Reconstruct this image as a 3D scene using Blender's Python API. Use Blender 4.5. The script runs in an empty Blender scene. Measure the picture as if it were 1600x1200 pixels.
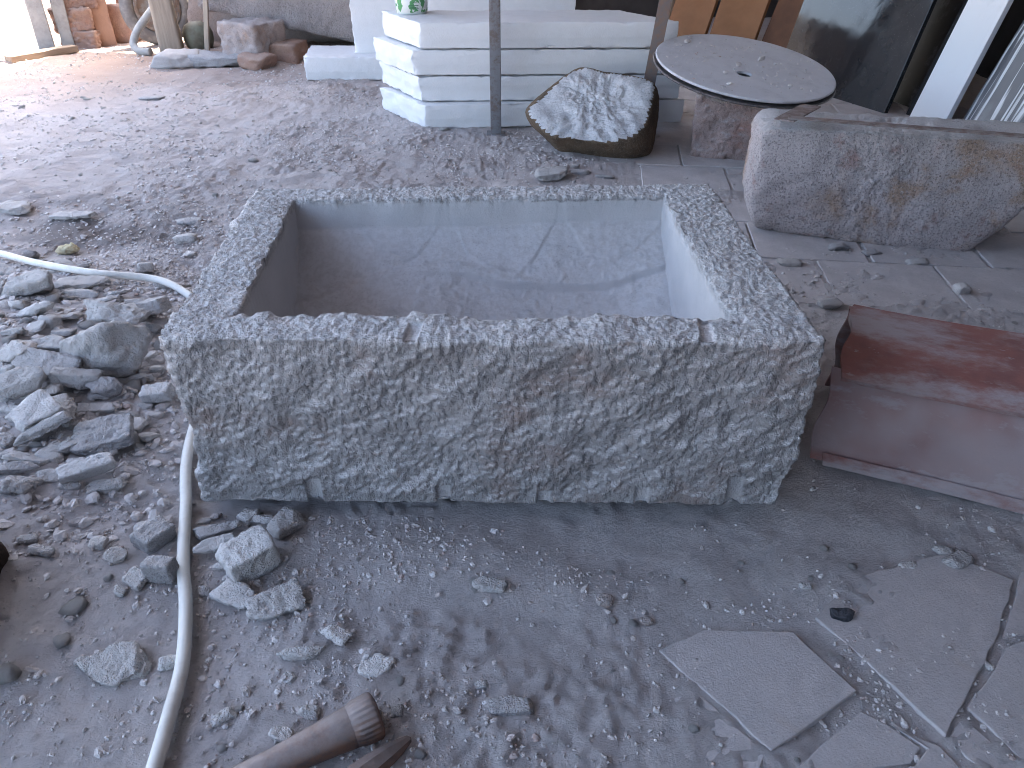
import bpy, bmesh, math, random
import numpy as np
from mathutils import Vector, Matrix, Euler

# ------------------------------------------------------------------ camera, sky, sun, exposure
sc = bpy.context.scene
CAM_H, PITCH, FPX = 1.1, math.radians(32.5), 1202.0
cam_d = bpy.data.cameras.new('camera'); cam = bpy.data.objects.new('camera', cam_d)
sc.collection.objects.link(cam); sc.camera = cam
cam.location = (0, 0, CAM_H); cam.rotation_euler = (math.pi/2 - PITCH, 0, 0)
cam_d.sensor_width = 36; cam_d.lens = 36*FPX/1600; cam_d.clip_start = .05; cam_d.clip_end = 2000
SUN_EL, SUN_AZ = math.radians(54), math.radians(20)      # azimuth from +Y towards +X
w = bpy.data.worlds.new('World'); sc.world = w; w.use_nodes = True
wn = w.node_tree; wn.nodes.clear()
sky = wn.nodes.new('ShaderNodeTexSky'); sky.sky_type = 'NISHITA'; sky.sun_disc = False
sky.sun_elevation = SUN_EL; sky.sun_rotation = SUN_AZ; sky.dust_density = 5.0; sky.air_density = 1.0; sky.ozone_density = .6
bg = wn.nodes.new('ShaderNodeBackground'); bg.inputs[1].default_value = .15
wo = wn.nodes.new('ShaderNodeOutputWorld')
wn.links.new(sky.outputs[0], bg.inputs[0]); wn.links.new(bg.outputs[0], wo.inputs[0])
sd = bpy.data.lights.new('sun', 'SUN'); sd.energy = 4.0; sd.angle = math.radians(.5); sd.color = (1, .94, .85)
sun = bpy.data.objects.new('sun', sd); sc.collection.objects.link(sun)
sdir = Vector((math.sin(SUN_AZ)*math.cos(SUN_EL), math.cos(SUN_AZ)*math.cos(SUN_EL), math.sin(SUN_EL)))
sun.rotation_euler = sdir.to_track_quat('Z', 'Y').to_euler(); sun.location = sdir*40
sc.view_settings.view_transform = 'Standard'; sc.view_settings.look = 'None'
sc.view_settings.exposure = 3.2; sc.view_settings.gamma = 1
sc.cycles.max_bounces = 6; sc.cycles.diffuse_bounces = 4
sc.cycles.use_denoising = True; sc.cycles.filter_width = 1.05

# ------------------------------------------------------------------ helpers
C = sc.collection
rnd = random.Random(7); NR = np.random.default_rng(7)
def tag(o, label, cat=None, group=None, kind=None):
    o['label'] = label
    if cat: o['category'] = cat
    if group: o['group'] = group
    if kind: o['kind'] = kind
    return o
def mesh_from(V, F, name='m', smooth=True):
    """V (n,3) array, F (m,k) array of tris or quads"""
    V = np.asarray(V, np.float32); F = np.asarray(F, np.int32)
    me = bpy.data.meshes.new(name); k = F.shape[1]
    me.vertices.add(len(V)); me.vertices.foreach_set('co', V.ravel())
    me.loops.add(F.size); me.loops.foreach_set('vertex_index', F.ravel())
    me.polygons.add(len(F)); me.polygons.foreach_set('loop_start', np.arange(0, F.size, k, dtype=np.int32))
    me.polygons.foreach_set('loop_total', np.full(len(F), k, np.int32))
    me.update(calc_edges=True); me.validate()
    me.polygons.foreach_set('use_smooth', np.full(len(me.polygons), smooth))
    return me
def attr(me, name, vals):
    a = me.attributes.new(name, 'FLOAT', 'POINT'); a.data.foreach_set('value', np.asarray(vals, np.float32))
def obj(name, me, mat, parent=None, loc=(0,0,0), rot=(0,0,0), scale=(1,1,1)):
    o = bpy.data.objects.new(name, me); C.objects.link(o)
    if mat and not me.materials: me.materials.append(mat)
    if parent: o.parent = parent
    o.location = loc; o.rotation_euler = rot; o.scale = scale
    return o
def empty(name, loc=(0,0,0), rot=(0,0,0)):
    o = bpy.data.objects.new(name, None); C.objects.link(o); o.location = loc; o.rotation_euler = rot
    o.empty_display_size = .05
    return o
cp_, sp_ = math.cos(PITCH), math.sin(PITCH)
def ray(x, y):
    u = (x-800)/FPX; v = (600-y)/FPX
    return u, cp_+v*sp_, -sp_+v*cp_
def gp(x, y, z=0.):                       # the point at height z seen at a photo position
    a, b, c = ray(x, y); t = (z-CAM_H)/c
    return a*t, b*t, z, t
# --- noise
_PERM = np.random.default_rng(3).permutation(1024).astype(np.int64)
_G = NR.normal(size=(256,3)); _G /= np.linalg.norm(_G, axis=1)[:,None]; _G = _G.astype(np.float32)
def gn(P, seed=0):
    P = np.asarray(P, np.float32) + np.float32(seed*17.31)
    I = np.floor(P).astype(np.int64); f = P-I; u = f*f*f*(f*(f*6-15)+10)
    out = np.zeros(len(P), np.float32)
    for dx in (0,1):
        hx = _PERM[(I[:,0]+dx) & 1023]; wx = u[:,0] if dx else 1-u[:,0]
        for dy in (0,1):
            hy = _PERM[(hx+I[:,1]+dy) & 1023]; wy = u[:,1] if dy else 1-u[:,1]
            for dz in (0,1):
                h = _PERM[(hy+I[:,2]+dz) & 1023] & 255; wz = u[:,2] if dz else 1-u[:,2]
                g = _G[h]
                out += wx*wy*wz*(g[:,0]*(f[:,0]-dx)+g[:,1]*(f[:,1]-dy)+g[:,2]*(f[:,2]-dz))
    return out*1.6
def fbm(P, scale, octv=3, seed=0, gain=.5):
    P = np.asarray(P, np.float32)/scale; s = 0; a = 1
    for i in range(octv):
        s = s + a*gn(P*(2.03**i), seed+i*3); a *= gain
    return s
def ridge(P, scale, octv=2, seed=0):
    P = np.asarray(P, np.float32)/scale; s = 0; a = 1
    for i in range(octv):
        s = s + a*(1-2*np.abs(gn(P*(2.1**i), seed+i*5))); a *= .5
    return s
def cell(P2, scale, seed=0):              # 2D F1, F2, id
    P = np.asarray(P2, np.float32)/scale; I = np.floor(P).astype(np.int64)
    d1 = np.full(len(P), 9., np.float32); d2 = d1.copy(); idd = np.zeros(len(P), np.int64)
    for dx in (-1,0,1):
        for dy in (-1,0,1):
            J = I+np.array([dx,dy]); h = _PERM[(_PERM[(J[:,0]+seed*7) & 1023]+J[:,1]) & 1023]
            fx = J[:,0]+((h*61) % 1021)/1021.; fy = J[:,1]+((h*127) % 1019)/1019.
            d = np.hypot(P[:,0]-fx, P[:,1]-fy).astype(np.float32)
            c = d < d1; d2 = np.where(c, d1, np.minimum(d2, d)); idd = np.where(c, h, idd); d1 = np.where(c, d, d1)
    return d1, d2, idd/1023.
def sstep(a, b, x):
    t = np.clip((x-a)/(b-a), 0, 1); return t*t*(3-2*t)
# --- shapes
_ico = {}
def ico(n):
    if n not in _ico:
        bm = bmesh.new(); bmesh.ops.create_icosphere(bm, subdivisions=n, radius=1)
        V = np.array([v.co[:] for v in bm.verts], np.float32); F = np.array([[v.index for v in f.verts] for f in bm.faces], np.int32)
        bm.free(); _ico[n] = (V/np.linalg.norm(V, axis=1)[:,None], F)
    return _ico[n]
def normals(V, F):
    F = np.asarray(F); a, b = V[F[:,1]]-V[F[:,0]], V[F[:,-1]]-V[F[:,0]]
    n = np.cross(a, b); out = np.zeros_like(V)
    for k in range(F.shape[1]): np.add.at(out, F[:,k], n)
    return out/(np.linalg.norm(out, axis=1)[:,None]+1e-12)
def polytope(planes, sub=4, k=24, base=None):
    """convex body from planes (normal, distance), edges rounded by the p-norm k"""
    D, F = ico(sub); g = np.zeros(len(D))
    for n, h in planes:
        n = np.array(n, float); n /= np.linalg.norm(n)
        g += np.maximum(D@n/h, 0)**k
    if base: g += (np.sqrt((D[:,0]/base[0])**2+(D[:,1]/base[1])**2+(D[:,2]/base[2])**2))**k
    return (D/(g**(1/k))[:,None]).astype(np.float32), F
def rock(sx, sy, sz, seed, sub=3, k=48, kind='chunk', rough=1.):
    """broken stone, sx x sy x sz overall, sitting with its middle at 0"""
    r = np.random.default_rng(seed); pl = []
    tilt = {'chunk':.25, 'flat':.12, 'block':.08, 'round':.3}[kind]
    for ax in range(3):
        for s in (-1,1):
            n = np.zeros(3); n[ax] = s; n += r.normal(size=3)*tilt*(.5 if kind == 'block' else 1)
            pl.append((n, r.uniform(.82,1.0)))
    for i in range({'chunk':7, 'flat':6, 'block':2, 'round':14}[kind]):
        n = r.normal(size=3)*np.array([1,1,.8])
        if kind == 'flat': n[2] *= .35
        pl.append((n, r.uniform(.86,1.12) if kind != 'block' else r.uniform(1.15,1.4)))
    V, F = polytope(pl, sub, 10 if kind == 'round' else k)
    V = V/np.abs(V).max(axis=0); S = np.array([sx,sy,sz])/2; V = V*S
    m = min(sx,sy,sz); L = (sx*sy*sz)**(1/3.)
    n = normals(V, F)
    V = V + n*(fbm(V, L*.5, 2, seed%50)*.055*L*rough + (ridge(V, L*.3, 2, seed%23)-.45)*.022*L*rough + fbm(V, L*.13, 3, seed%31)*.034*L*rough)[:,None]
    return V.astype(np.float32), F
def axis_coords(h, n, r):
    if r <= 0: return np.linspace(-h, h, n+1)
    i = np.linspace(-h+r, h-r, n+1); e = np.array([0, .35, .7])*r
    return np.concatenate([-h+e, i, (h-e)[::-1]])
def patches(xs, ys, zs):
    """closed box surface on the given grid lines -> V, F (quads, welded)"""
    nx, ny, nz = len(xs), len(ys), len(zs); idx = {}; V = []; Fs = []
    grids = []
    def grid(ii, jj, f):
        a = np.array([[f(i,j) for j in jj] for i in ii]); return a
    key = lambda i,j,k: (i*ny+j)*nz+k
    def quads(a, flip):
        q = np.stack([a[:-1,:-1], a[1:,:-1], a[1:,1:], a[:-1,1:]], -1).reshape(-1,4)
        return q[:,::-1] if flip else q
    I, J, K = np.arange(nx), np.arange(ny), np.arange(nz)
    A = []
    A.append(quads(key(I[:,None],J[None,:],nz-1), False)); A.append(quads(key(I[:,None],J[None,:],0), True))
    A.append(quads(key(I[:,None],0,K[None,:]), False)); A.append(quads(key(I[:,None],ny-1,K[None,:]), True))
    A.append(quads(key(nx-1,J[:,None],K[None,:]), False)); A.append(quads(key(0,J[:,None],K[None,:]), True))
    A = np.concatenate(A); u, inv = np.unique(A, return_inverse=True)
    V = np.stack([xs[u//(ny*nz)], ys[(u//nz)%ny], zs[u%nz]], 1)
    return V.astype(np.float64), inv.reshape(A.shape).astype(np.int32)
def gbox(sx, sy, sz, n=(4,4,4), r=.004, noise=0, nscale=.05, seed=0, edge=0, f=None):
    """rounded box, base centred at (0,0,0) .. z up, with surface noise and nibbled edges"""
    h = np.array([sx,sy,sz])/2
    V, F = patches(axis_coords(h[0],n[0],r), axis_coords(h[1],n[1],r), axis_coords(h[2],n[2],r))
    if r > 0:
        inner = np.clip(V, -(h-r), h-r); d = V-inner; L = np.linalg.norm(d, axis=1)
        V = np.where(L[:,None] > 1e-9, inner+d/np.maximum(L,1e-9)[:,None]*r, V)
    if f is not None: V = f(V, h)
    if noise or edge:
        N = normals(V, F); e = ((h-np.abs(V)) < max(r*1.6,.004)).sum(axis=1) >= 2
        V = V+N*(fbm(V+seed*3.7, nscale, 3, seed)*noise)[:,None]
        if edge: V = V-N*(np.maximum(fbm(V+seed, nscale*.8, 2, seed+9),0)*edge*e)[:,None]
    V[:,2] += h[2]
    return V.astype(np.float32), F
def tube(path, rad, n=12, cap=True, up=(0,0,1)):
    P = np.array(path, float); m = len(P); R = np.full(m, rad) if np.isscalar(rad) else np.array(rad)
    T = np.gradient(P, axis=0); T /= np.linalg.norm(T, axis=1)[:,None]
    u0 = np.array(up, float); V = []
    for i in range(m):
        a = u0-np.dot(u0,T[i])*T[i]
        if np.linalg.norm(a) < 1e-4: a = np.cross(T[i],[1,0,0])
        a /= np.linalg.norm(a); b = np.cross(T[i],a)
        th = np.linspace(0,2*np.pi,n,endpoint=False)
        V.append(P[i]+R[i]*(np.cos(th)[:,None]*a+np.sin(th)[:,None]*b)); u0 = a
    V = np.concatenate(V); F = []
    for i in range(m-1):
        for j in range(n):
            F.append((i*n+j, i*n+(j+1)%n, (i+1)*n+(j+1)%n, (i+1)*n+j))
    if cap:
        for s, i in ((0,0),(1,m-1)):
            c = len(V); V = np.concatenate([V, P[i:i+1]])
            for j in range(n):
                q = (c, i*n+j, i*n+(j+1)%n, c); q = q if s else q[::-1]
                F.append(q)
    V = np.asarray(V, np.float32)
    bm = bmesh.new(); vs = [bm.verts.new(v) for v in V]
    for f in F:
        f = list(dict.fromkeys(f))
        try: bm.faces.new([vs[i] for i in f])
        except ValueError: pass
    bmesh.ops.recalc_face_normals(bm, faces=bm.faces)
    for f in bm.faces: f.smooth = True
    me = bpy.data.meshes.new('tube'); bm.to_mesh(me); bm.free(); return me
def spline(pts, n=12):
    P = [np.array(p, float) for p in pts]; P = [2*P[0]-P[1]]+P+[2*P[-1]-P[-2]]; out = []
    for i in range(1, len(P)-2):
        for t in np.linspace(0,1,n,endpoint=False):
            a,b,c,d = P[i-1],P[i],P[i+1],P[i+2]
            out.append(.5*((2*b)+(c-a)*t+(2*a-5*b+4*c-d)*t*t+(3*b-a-3*c+d)*t**3))
    out.append(P[-2]); return out
def prism(poly, z0, z1, bevel=.003):
    """polygon slab, poly counter-clockwise"""
    bm = bmesh.new(); a = [bm.verts.new((x,y,z1)) for x,y in poly]; b = [bm.verts.new((x,y,z0)) for x,y in poly]; n = len(poly)
    bm.faces.new(a); bm.faces.new(b[::-1])
    for i in range(n): bm.faces.new((a[i], b[i], b[(i+1)%n], a[(i+1)%n]))
    bmesh.ops.recalc_face_normals(bm, faces=bm.faces)
    if bevel: bmesh.ops.bevel(bm, geom=list(bm.edges), offset=bevel, segments=2, affect='EDGES', profile=.5)
    me = bpy.data.meshes.new('prism'); bm.to_mesh(me); bm.free(); return me

# ------------------------------------------------------------------ materials
class MB:
    def __init__(s, name):
        s.m = bpy.data.materials.new(name); s.m.use_nodes = True; s.t = s.m.node_tree; s.t.nodes.clear()
        s.out = s.n('ShaderNodeOutputMaterial'); s.p = s.n('ShaderNodeBsdfPrincipled'); s.t.links.new(s.p.outputs[0], s.out.inputs[0])
        s.co = s.n('ShaderNodeTexCoord').outputs['Object']; s.nrm = None
    def n(s, t): return s.t.nodes.new(t)
    def set(s, sock, v):
        if isinstance(v, bpy.types.NodeSocket): s.t.links.new(v, sock)
        elif hasattr(sock, 'default_value'):
            sock.default_value = (*v, 1) if (isinstance(v, tuple) and len(v) == 3 and sock.type == 'RGBA') else v
    def noise(s, scale, detail=4, rough=.6, co=None, dist=0):
        n = s.n('ShaderNodeTexNoise'); s.set(n.inputs['Vector'], co or s.co); n.inputs['Scale'].default_value = scale
        n.inputs['Detail'].default_value = detail; n.inputs['Roughness'].default_value = rough; n.inputs['Distortion'].default_value = dist
        return n.outputs['Fac']
    def voro(s, scale, feature='F1', out='Distance', co=None, rand=1):
        n = s.n('ShaderNodeTexVoronoi'); n.feature = feature; s.set(n.inputs['Vector'], co or s.co)
        n.inputs['Scale'].default_value = scale; n.inputs['Randomness'].default_value = rand; return n.outputs[out]
    def ramp(s, fac, lo, hi, a=0., b=1.):
        n = s.n('ShaderNodeMapRange'); n.interpolation_type = 'SMOOTHSTEP'
        s.set(n.inputs[0], fac); n.inputs[1].default_value = lo; n.inputs[2].default_value = hi; n.inputs[3].default_value = a; n.inputs[4].default_value = b
        return n.outputs[0]
    def mix(s, fac, a, b, mode='MIX'):
        n = s.n('ShaderNodeMix'); n.data_type = 'RGBA'; n.blend_type = mode
        s.set(n.inputs[0], fac); s.set(n.inputs[6], a); s.set(n.inputs[7], b); return n.outputs[2]
    def math(s, op, a, b=0.):
        n = s.n('ShaderNodeMath'); n.operation = op; s.set(n.inputs[0], a); s.set(n.inputs[1], b); return n.outputs[0]
    def attr(s, name):
        n = s.n('ShaderNodeAttribute'); n.attribute_name = name; return n.outputs['Fac']
    def rand(s): return s.n('ShaderNodeObjectInfo').outputs['Random']
    def up(s):
        g = s.n('ShaderNodeNewGeometry'); x = s.n('ShaderNodeSeparateXYZ'); s.t.links.new(g.outputs['Normal'], x.inputs[0]); return x.outputs[2]
    def mapped(s, scale=(1,1,1), rot=(0,0,0), shift_random=False):
        n = s.n('ShaderNodeMapping'); s.set(n.inputs[0], s.co); n.inputs['Scale'].default_value = scale; n.inputs['Rotation'].default_value = rot
        return n.outputs[0]
    def bump(s, h, strength=.5, dist=.002):
        n = s.n('ShaderNodeBump'); n.inputs['Strength'].default_value = 1.; s.set(n.inputs['Strength'], strength); n.inputs['Distance'].default_value = dist
        s.set(n.inputs['Height'], h)
        if s.nrm: s.t.links.new(s.nrm, n.inputs['Normal'])
        s.nrm = n.outputs[0]
    def done(s, col, rough=.9, spec=.25, metal=0.):
        s.set(s.p.inputs['Base Color'], col); s.set(s.p.inputs['Roughness'], rough); s.set(s.p.inputs['Specular IOR Level'], spec)
        s.set(s.p.inputs['Metallic'], metal)
        if s.nrm: s.t.links.new(s.nrm, s.p.inputs['Normal'])
        return s.m
def mat_granite(name, light, dark, speck=.5, warm=None, dust=(.5,.5,.52), dustamt=.5, smooth_attr=None, sscale=1., bump=1., vary=False):
    b = MB(name)
    if vary:
        ob = b.n('ShaderNodeObjectInfo'); v = b.n('ShaderNodeVectorMath'); v.operation = 'SCALE'
        cx = b.n('ShaderNodeCombineXYZ'); b.set(cx.inputs[0], ob.outputs['Random']); b.set(cx.inputs[1], ob.outputs['Random'])
        v.inputs['Scale'].default_value = 37.; b.t.links.new(cx.outputs[0], v.inputs[0])
        a = b.n('ShaderNodeVectorMath'); a.operation = 'ADD'; b.t.links.new(b.co, a.inputs[0]); b.t.links.new(v.outputs[0], a.inputs[1]); b.co = a.outputs[0]
    c = b.mix(b.ramp(b.noise(9/sscale, 5), .35, .65), light, tuple(x*.82 for x in light))
    if warm:
        wf = b.math('MULTIPLY', b.ramp(b.noise(5.5/sscale, 4, .65), .52, .68), .55)
        if smooth_attr: wf = b.math('MULTIPLY', wf, b.ramp(b.attr(smooth_attr), 0, 1, 1, 0))
        c = b.mix(wf, c, warm)
    s1 = b.ramp(b.noise(190/sscale, 3, .7), .54, .64); s2 = b.ramp(b.voro(330/sscale), .12, .3, 1, 0)
    sp = b.math('MULTIPLY', b.math('MAXIMUM', s1, b.math('MULTIPLY', s2, .6)), speck)
    if smooth_attr: sp = b.math('MULTIPLY', sp, b.ramp(b.attr(smooth_attr), 0, 1, 1, .5))
    c = b.mix(sp, c, dark)
    d = b.math('MULTIPLY', b.ramp(b.up(), .0, .8), b.ramp(b.noise(60/sscale, 4, .8), .3, .6, .2, dustamt))
    if smooth_attr: d = b.math('MAXIMUM', d, b.math('MULTIPLY', b.attr(smooth_attr), .55))
    if smooth_attr: dust = b.mix(b.attr(smooth_attr), dust, (.53,.525,.54))
    c = b.mix(d, c, dust)
    if smooth_attr:
        dots = b.math('MULTIPLY', b.ramp(b.voro(230), .10, .24, 1, 0), b.ramp(b.noise(5,3), .38, .6))
        c = b.mix(b.math('MULTIPLY', b.math('MULTIPLY', dots, b.attr(smooth_attr)), .7), c, (.09,.085,.095))
    if vary: c = b.mix(b.ramp(b.rand(), 0, 1, 0, .3), c, tuple(x*.55 for x in light), 'MIX')
    st = b.ramp(b.attr(smooth_attr), 0, 1, 1, .18) if smooth_attr else 1.
    hgt = b.math('ADD', b.noise(80/sscale, 4, .75), b.math('MULTIPLY', b.noise(300/sscale, 2, .7), .35))
    b.bump(hgt, b.math('MULTIPLY', st, .95*bump), .013*sscale)
    return b.done(c, .93, .2)
M = {}
M['trough'] = mat_granite('granite_trough', (.43,.41,.41), (.08,.075,.08), .24, (.34,.25,.22), (.78,.765,.775), .95, 'smooth', bump=1.15)
M['rubble'] = mat_granite('granite_rubble', (.63,.595,.58), (.2,.19,.19), .3, (.48,.41,.37), (.62,.6,.59), .75, vary=True, bump=1.)
M['rubble_pale'] = mat_granite('granite_rubble_pale', (.68,.65,.635), (.25,.24,.24), .3, None, (.68,.66,.65), .7, bump=.9)
M['rubble_dark'] = mat_granite('granite_rubble_dark', (.42,.40,.40), (.12,.115,.12), .4, None, (.54,.52,.52), .65, bump=1.)
M['black_stone'] = mat_granite('black_stone', (.035,.037,.045), (.01,.01,.01), .4, None, (.2,.2,.22), .3, bump=.5)
M['pink_stone'] = mat_granite('pink_stone', (.50,.425,.40), (.12,.1,.1), .5, (.5,.32,.22), (.55,.52,.52), .5, bump=1.)
M['red_stone'] = mat_granite('red_stone', (.43,.27,.21), (.17,.1,.08), .3, (.48,.33,.25), (.55,.47,.42), .4, sscale=1.6, bump=1.)
M['pedestal'] = mat_granite('pedestal_stone', (.46,.35,.325), (.1,.08,.08), .55, (.45,.24,.19), (.62,.58,.58), .6, bump=1.1)
M['far_stone'] = mat_granite('far_granite', (.42,.38,.37), (.16,.14,.14), .45, (.45,.32,.27), (.5,.48,.48), .3, sscale=2.2, bump=1.2)
# big carved stone: pinkish grey with rust stains
b = MB('carved_stone')
c = b.mix(b.ramp(b.noise(7,5), .35,.65), (.68,.6,.59), (.58,.51,.50))
c = b.mix(b.math('MULTIPLY', b.ramp(b.noise(3.1,5,.62, dist=.6), .51,.63), .75), c, (.5,.33,.22))
c = b.mix(b.math('MULTIPLY', b.ramp(b.noise(11,4,.6), .58,.7), .5), c, (.4,.2,.16))
c = b.mix(b.math('MULTIPLY', b.ramp(b.noise(130,4,.75), .5,.62), .62), c, (.13,.105,.105))
c = b.mix(b.math('MULTIPLY', b.ramp(b.noise(110,3,.75, dist=.5), .56,.66), .6), c, (.68,.65,.65))
c = b.mix(b.math('MULTIPLY', b.ramp(b.up(), .3,.9), .75), c, (.6,.59,.6))
b.bump(b.noise(95,4,.75), .95, .018)
M['carved'] = b.done(c, .93, .2)
# broken boulder: pale break, brown rind
b = MB('boulder')
fr = b.ramp(b.math('ADD', b.attr('break'), b.math('MULTIPLY', b.math('SUBTRACT', b.noise(40,4), .5), .5)), .4,.6)
rind = b.mix(b.ramp(b.noise(10,5), .35,.65), (.19,.13,.085), (.115,.085,.06))
rind = b.mix(b.math('MULTIPLY', b.ramp(b.noise(130,3), .5,.66), .5), rind, (.3,.24,.19))
face = b.mix(b.math('MULTIPLY', b.ramp(b.noise(120,4,.7), .53,.65), .4), (.66,.655,.67), (.22,.215,.22))
c = b.mix(fr, rind, face)
b.bump(b.noise(90,5,.7), .9, .015)
M['boulder'] = b.done(c, .92, .2)
# ground: stone dust over packed earth
b = MB('ground_dust')
med = b.noise(7,4,.65); fine = b.noise(60,4,.75)
c = b.mix(b.ramp(med,.3,.7), (.70,.65,.645), (.6,.555,.55))
c = b.mix(b.math('MULTIPLY', b.ramp(b.noise(2.4,4,.6), .5,.68), .6), c, (.7,.665,.665))
c = b.mix(b.math('MULTIPLY', b.ramp(fine,.5,.68), .38), c, (.36,.325,.32))
c = b.mix(b.math('MULTIPLY', b.ramp(b.noise(240,3,.7),.6,.72), .45), c, (.6,.59,.585))
c = b.mix(b.math('MULTIPLY', b.attr('far'), .42), c, (.41,.36,.35))
c = b.mix(b.math('MULTIPLY', b.attr('earth'), .85), c, (.42,.30,.235))
c = b.mix(b.attr('damp'), c, (.19,.165,.155))
b.bump(b.noise(150,5,.85), 1., .012)
M['ground'] = b.done(c, .96, .12)
b = MB('gravel')
c = b.mix(b.ramp(b.attr('tone'),0,1), (.48,.44,.43), (.66,.625,.615))
c = b.mix(b.ramp(b.attr('tone'),.94,.98,0,.6), c, (.33,.2,.16))
b.bump(b.noise(300,4,.7), .7, .004)
M['gravel'] = b.done(c, .95, .12)
b = MB('paving_tile')
c = b.mix(b.ramp(b.noise(6,6,.65),.35,.68), (.52,.485,.485), (.44,.41,.41))
c = b.mix(b.ramp(b.noise(3,4,.6),.62,.72,0,.7), c, (.5,.40,.33))
c = b.mix(b.math('MULTIPLY', b.ramp(b.noise(150,4,.75),.52,.66), .4), c, (.33,.31,.315))
c = b.mix(b.math('MULTIPLY', b.ramp(b.noise(9,6,.75),.48,.62), .5), c, (.6,.56,.555))
c = b.mix(b.ramp(b.noise(4.5,5,.7),.6,.74,0,.45), c, (.33,.30,.30))
b.bump(b.noise(30,3,.6), .25, .006); b.bump(b.noise(220,4,.8), .7, .004)
M['tile'] = b.done(c, .9, .18)
b = MB('foam')
c = b.mix(b.ramp(b.noise(14,5,.7),.4,.7,0,.35), (.74,.74,.75), (.66,.65,.64))
b.bump(b.voro(160,'SMOOTH_F1'), .25, .004); b.bump(b.noise(25,4), .15, .006)
M['foam'] = b.done(c, .75, .3)
def mat_metal(name, col, rust, amt, rough=.5, metal=.6, scale=30, dust=None):
    b = MB(name); c = b.mix(b.ramp(b.noise(scale,6,.7), .6-amt*.4, .8-amt*.4), col, rust)
    if dust: c = b.mix(b.math('MULTIPLY', b.ramp(b.up(),.2,.95), b.ramp(b.noise(16,6,.7),.2,.6,.25,.9)), c, dust)
    b.bump(b.noise(scale*6,4,.7), .4, .002); return b.done(c, rough, .4, metal)
M['post'] = mat_metal('grey_post', (.2,.2,.215), (.15,.12,.11), .4, .55, .3)
M['post_brown'] = mat_metal('brown_post', (.16,.135,.13), (.2,.13,.1), .5, .6, .3)
M['iron'] = mat_metal('rusty_iron', (.12,.09,.085), (.2,.11,.075), .6, .6, .45, 40, (.33,.29,.28))
M['square'] = mat_metal('rusty_square', (.2,.14,.125), (.3,.26,.25), .5, .65, .3, 25)
M['disc'] = mat_metal('dusty_disc', (.58,.58,.61), (.42,.41,.43), .5, .7, .0, 6, (.62,.615,.64))
M['disc_rim'] = mat_metal('disc_rim', (.11,.1,.1), (.2,.18,.18), .5, .5, .5, 30)
b = MB('red_paint')
c = b.mix(b.ramp(b.noise(9,4),.4,.7), (.235,.075,.055), (.17,.055,.045))
st = b.noise(6,7,.72, co=b.mapped((.45,1,1),(0,0,math.radians(-24))))
dm = b.math('MAXIMUM', b.ramp(st,.42,.62,.15,.95), b.ramp(b.attr('dust'),.0,1,0,.8))
sc_ = b.ramp(b.noise(40,4,.7, co=b.mapped((.3,1,1),(0,0,math.radians(40)))), .66,.7,0,.7)
c = b.mix(b.math('MAXIMUM', dm, sc_), c, (.35,.305,.31))
b.bump(b.noise(120,4), .4, .003)
M['red'] = b.done(c, .8, .25)
b = MB('hose'); c = b.mix(b.ramp(b.noise(18,5,.7),.45,.75,0,.5), (.7,.69,.65), (.42,.38,.34))
M['hose'] = b.done(c, .55, .35)
def mat_wood(name, a, bcol, scale=(30,30,2.5)):
    b = MB(name); n = b.noise(1,6,.65, co=b.mapped(scale)); c = b.mix(b.ramp(n,.3,.7), a, bcol)
    b.bump(n, .5, .006); return b.done(c, .85, .2)
M['wood_post'] = mat_wood('weathered_wood', (.42,.35,.28), (.29,.235,.19))
M['wood_plank'] = mat_wood('plank_wood', (.38,.29,.21), (.25,.185,.135), (2.5,30,30))
M['orange_board'] = mat_wood('orange_board', (.26,.135,.07), (.2,.10,.05), (6,2,3))
M['brown_board'] = mat_wood('brown_board', (.12,.06,.035), (.07,.035,.022), (6,2,3))
b = MB('black_polished'); c = b.mix(b.ramp(b.voro(90),.06,.14,.7,0), (.016,.017,.02), (.2,.2,.21))
c = b.mix(b.ramp(b.noise(4,6,.7),.5,.8,0,.12), c, (.2,.2,.21))
M['polished'] = b.done(c, b.ramp(b.noise(5,5,.65),.3,.75,.04,.16), .5)
b = MB('black_slab'); c = b.mix(b.ramp(b.noise(7,7,.75),.52,.75,0,.6), (.018,.018,.02), (.16,.165,.18))
M['blackslab'] = b.done(c, .35, .4)
b = MB('white_slab'); c = b.mix(b.ramp(b.noise(3,6,.7),.5,.75,0,.6), (.72,.75,.79), (.52,.53,.55))
M['whiteslab'] = b.done(c, .5, .35)
b = MB('veined_slab')
wv = b.n('ShaderNodeTexNoise'); b.set(wv.inputs['Vector'], b.mapped((3,14,.8),(math.radians(6),0,0))); wv.inputs['Scale'].default_value = 1.; wv.inputs['Detail'].default_value = 4; wv.inputs['Distortion'].default_value = .5
v = b.math('ABSOLUTE', b.math('SUBTRACT', wv.outputs['Fac'], .5))
c = b.mix(b.ramp(v,.008,.05,1,0), (.075,.08,.095), (.62,.65,.68)); c = b.mix(b.ramp(b.noise(4,6),.45,.8,0,.45), c, (.3,.32,.35))
M['veined'] = b.done(c, .4, .4)
b = MB('tyre_rubber'); c = b.mix(b.ramp(b.noise(12,5),.4,.7), (.17,.16,.155), (.3,.28,.26)); M['tyre'] = b.done(c, .85, .25)
M['rim'] = mat_metal('wheel_rim', (.3,.28,.26), (.24,.17,.13), .5, .6, .3, 14)
b = MB('concrete_post'); c = b.mix(b.ramp(b.noise(9,6,.7),.35,.7), (.42,.41,.39), (.3,.29,.275)); b.bump(b.noise(60,4),.5,.006); M['concrete'] = b.done(c, .9, .2)
b = MB('terracotta'); c = b.mix(b.ramp(b.noise(5,5),.35,.7), (.40,.24,.165), (.31,.19,.14)); b.bump(b.noise(50,4),.5,.006); M['terracotta'] = b.done(c, .9, .2)
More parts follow.
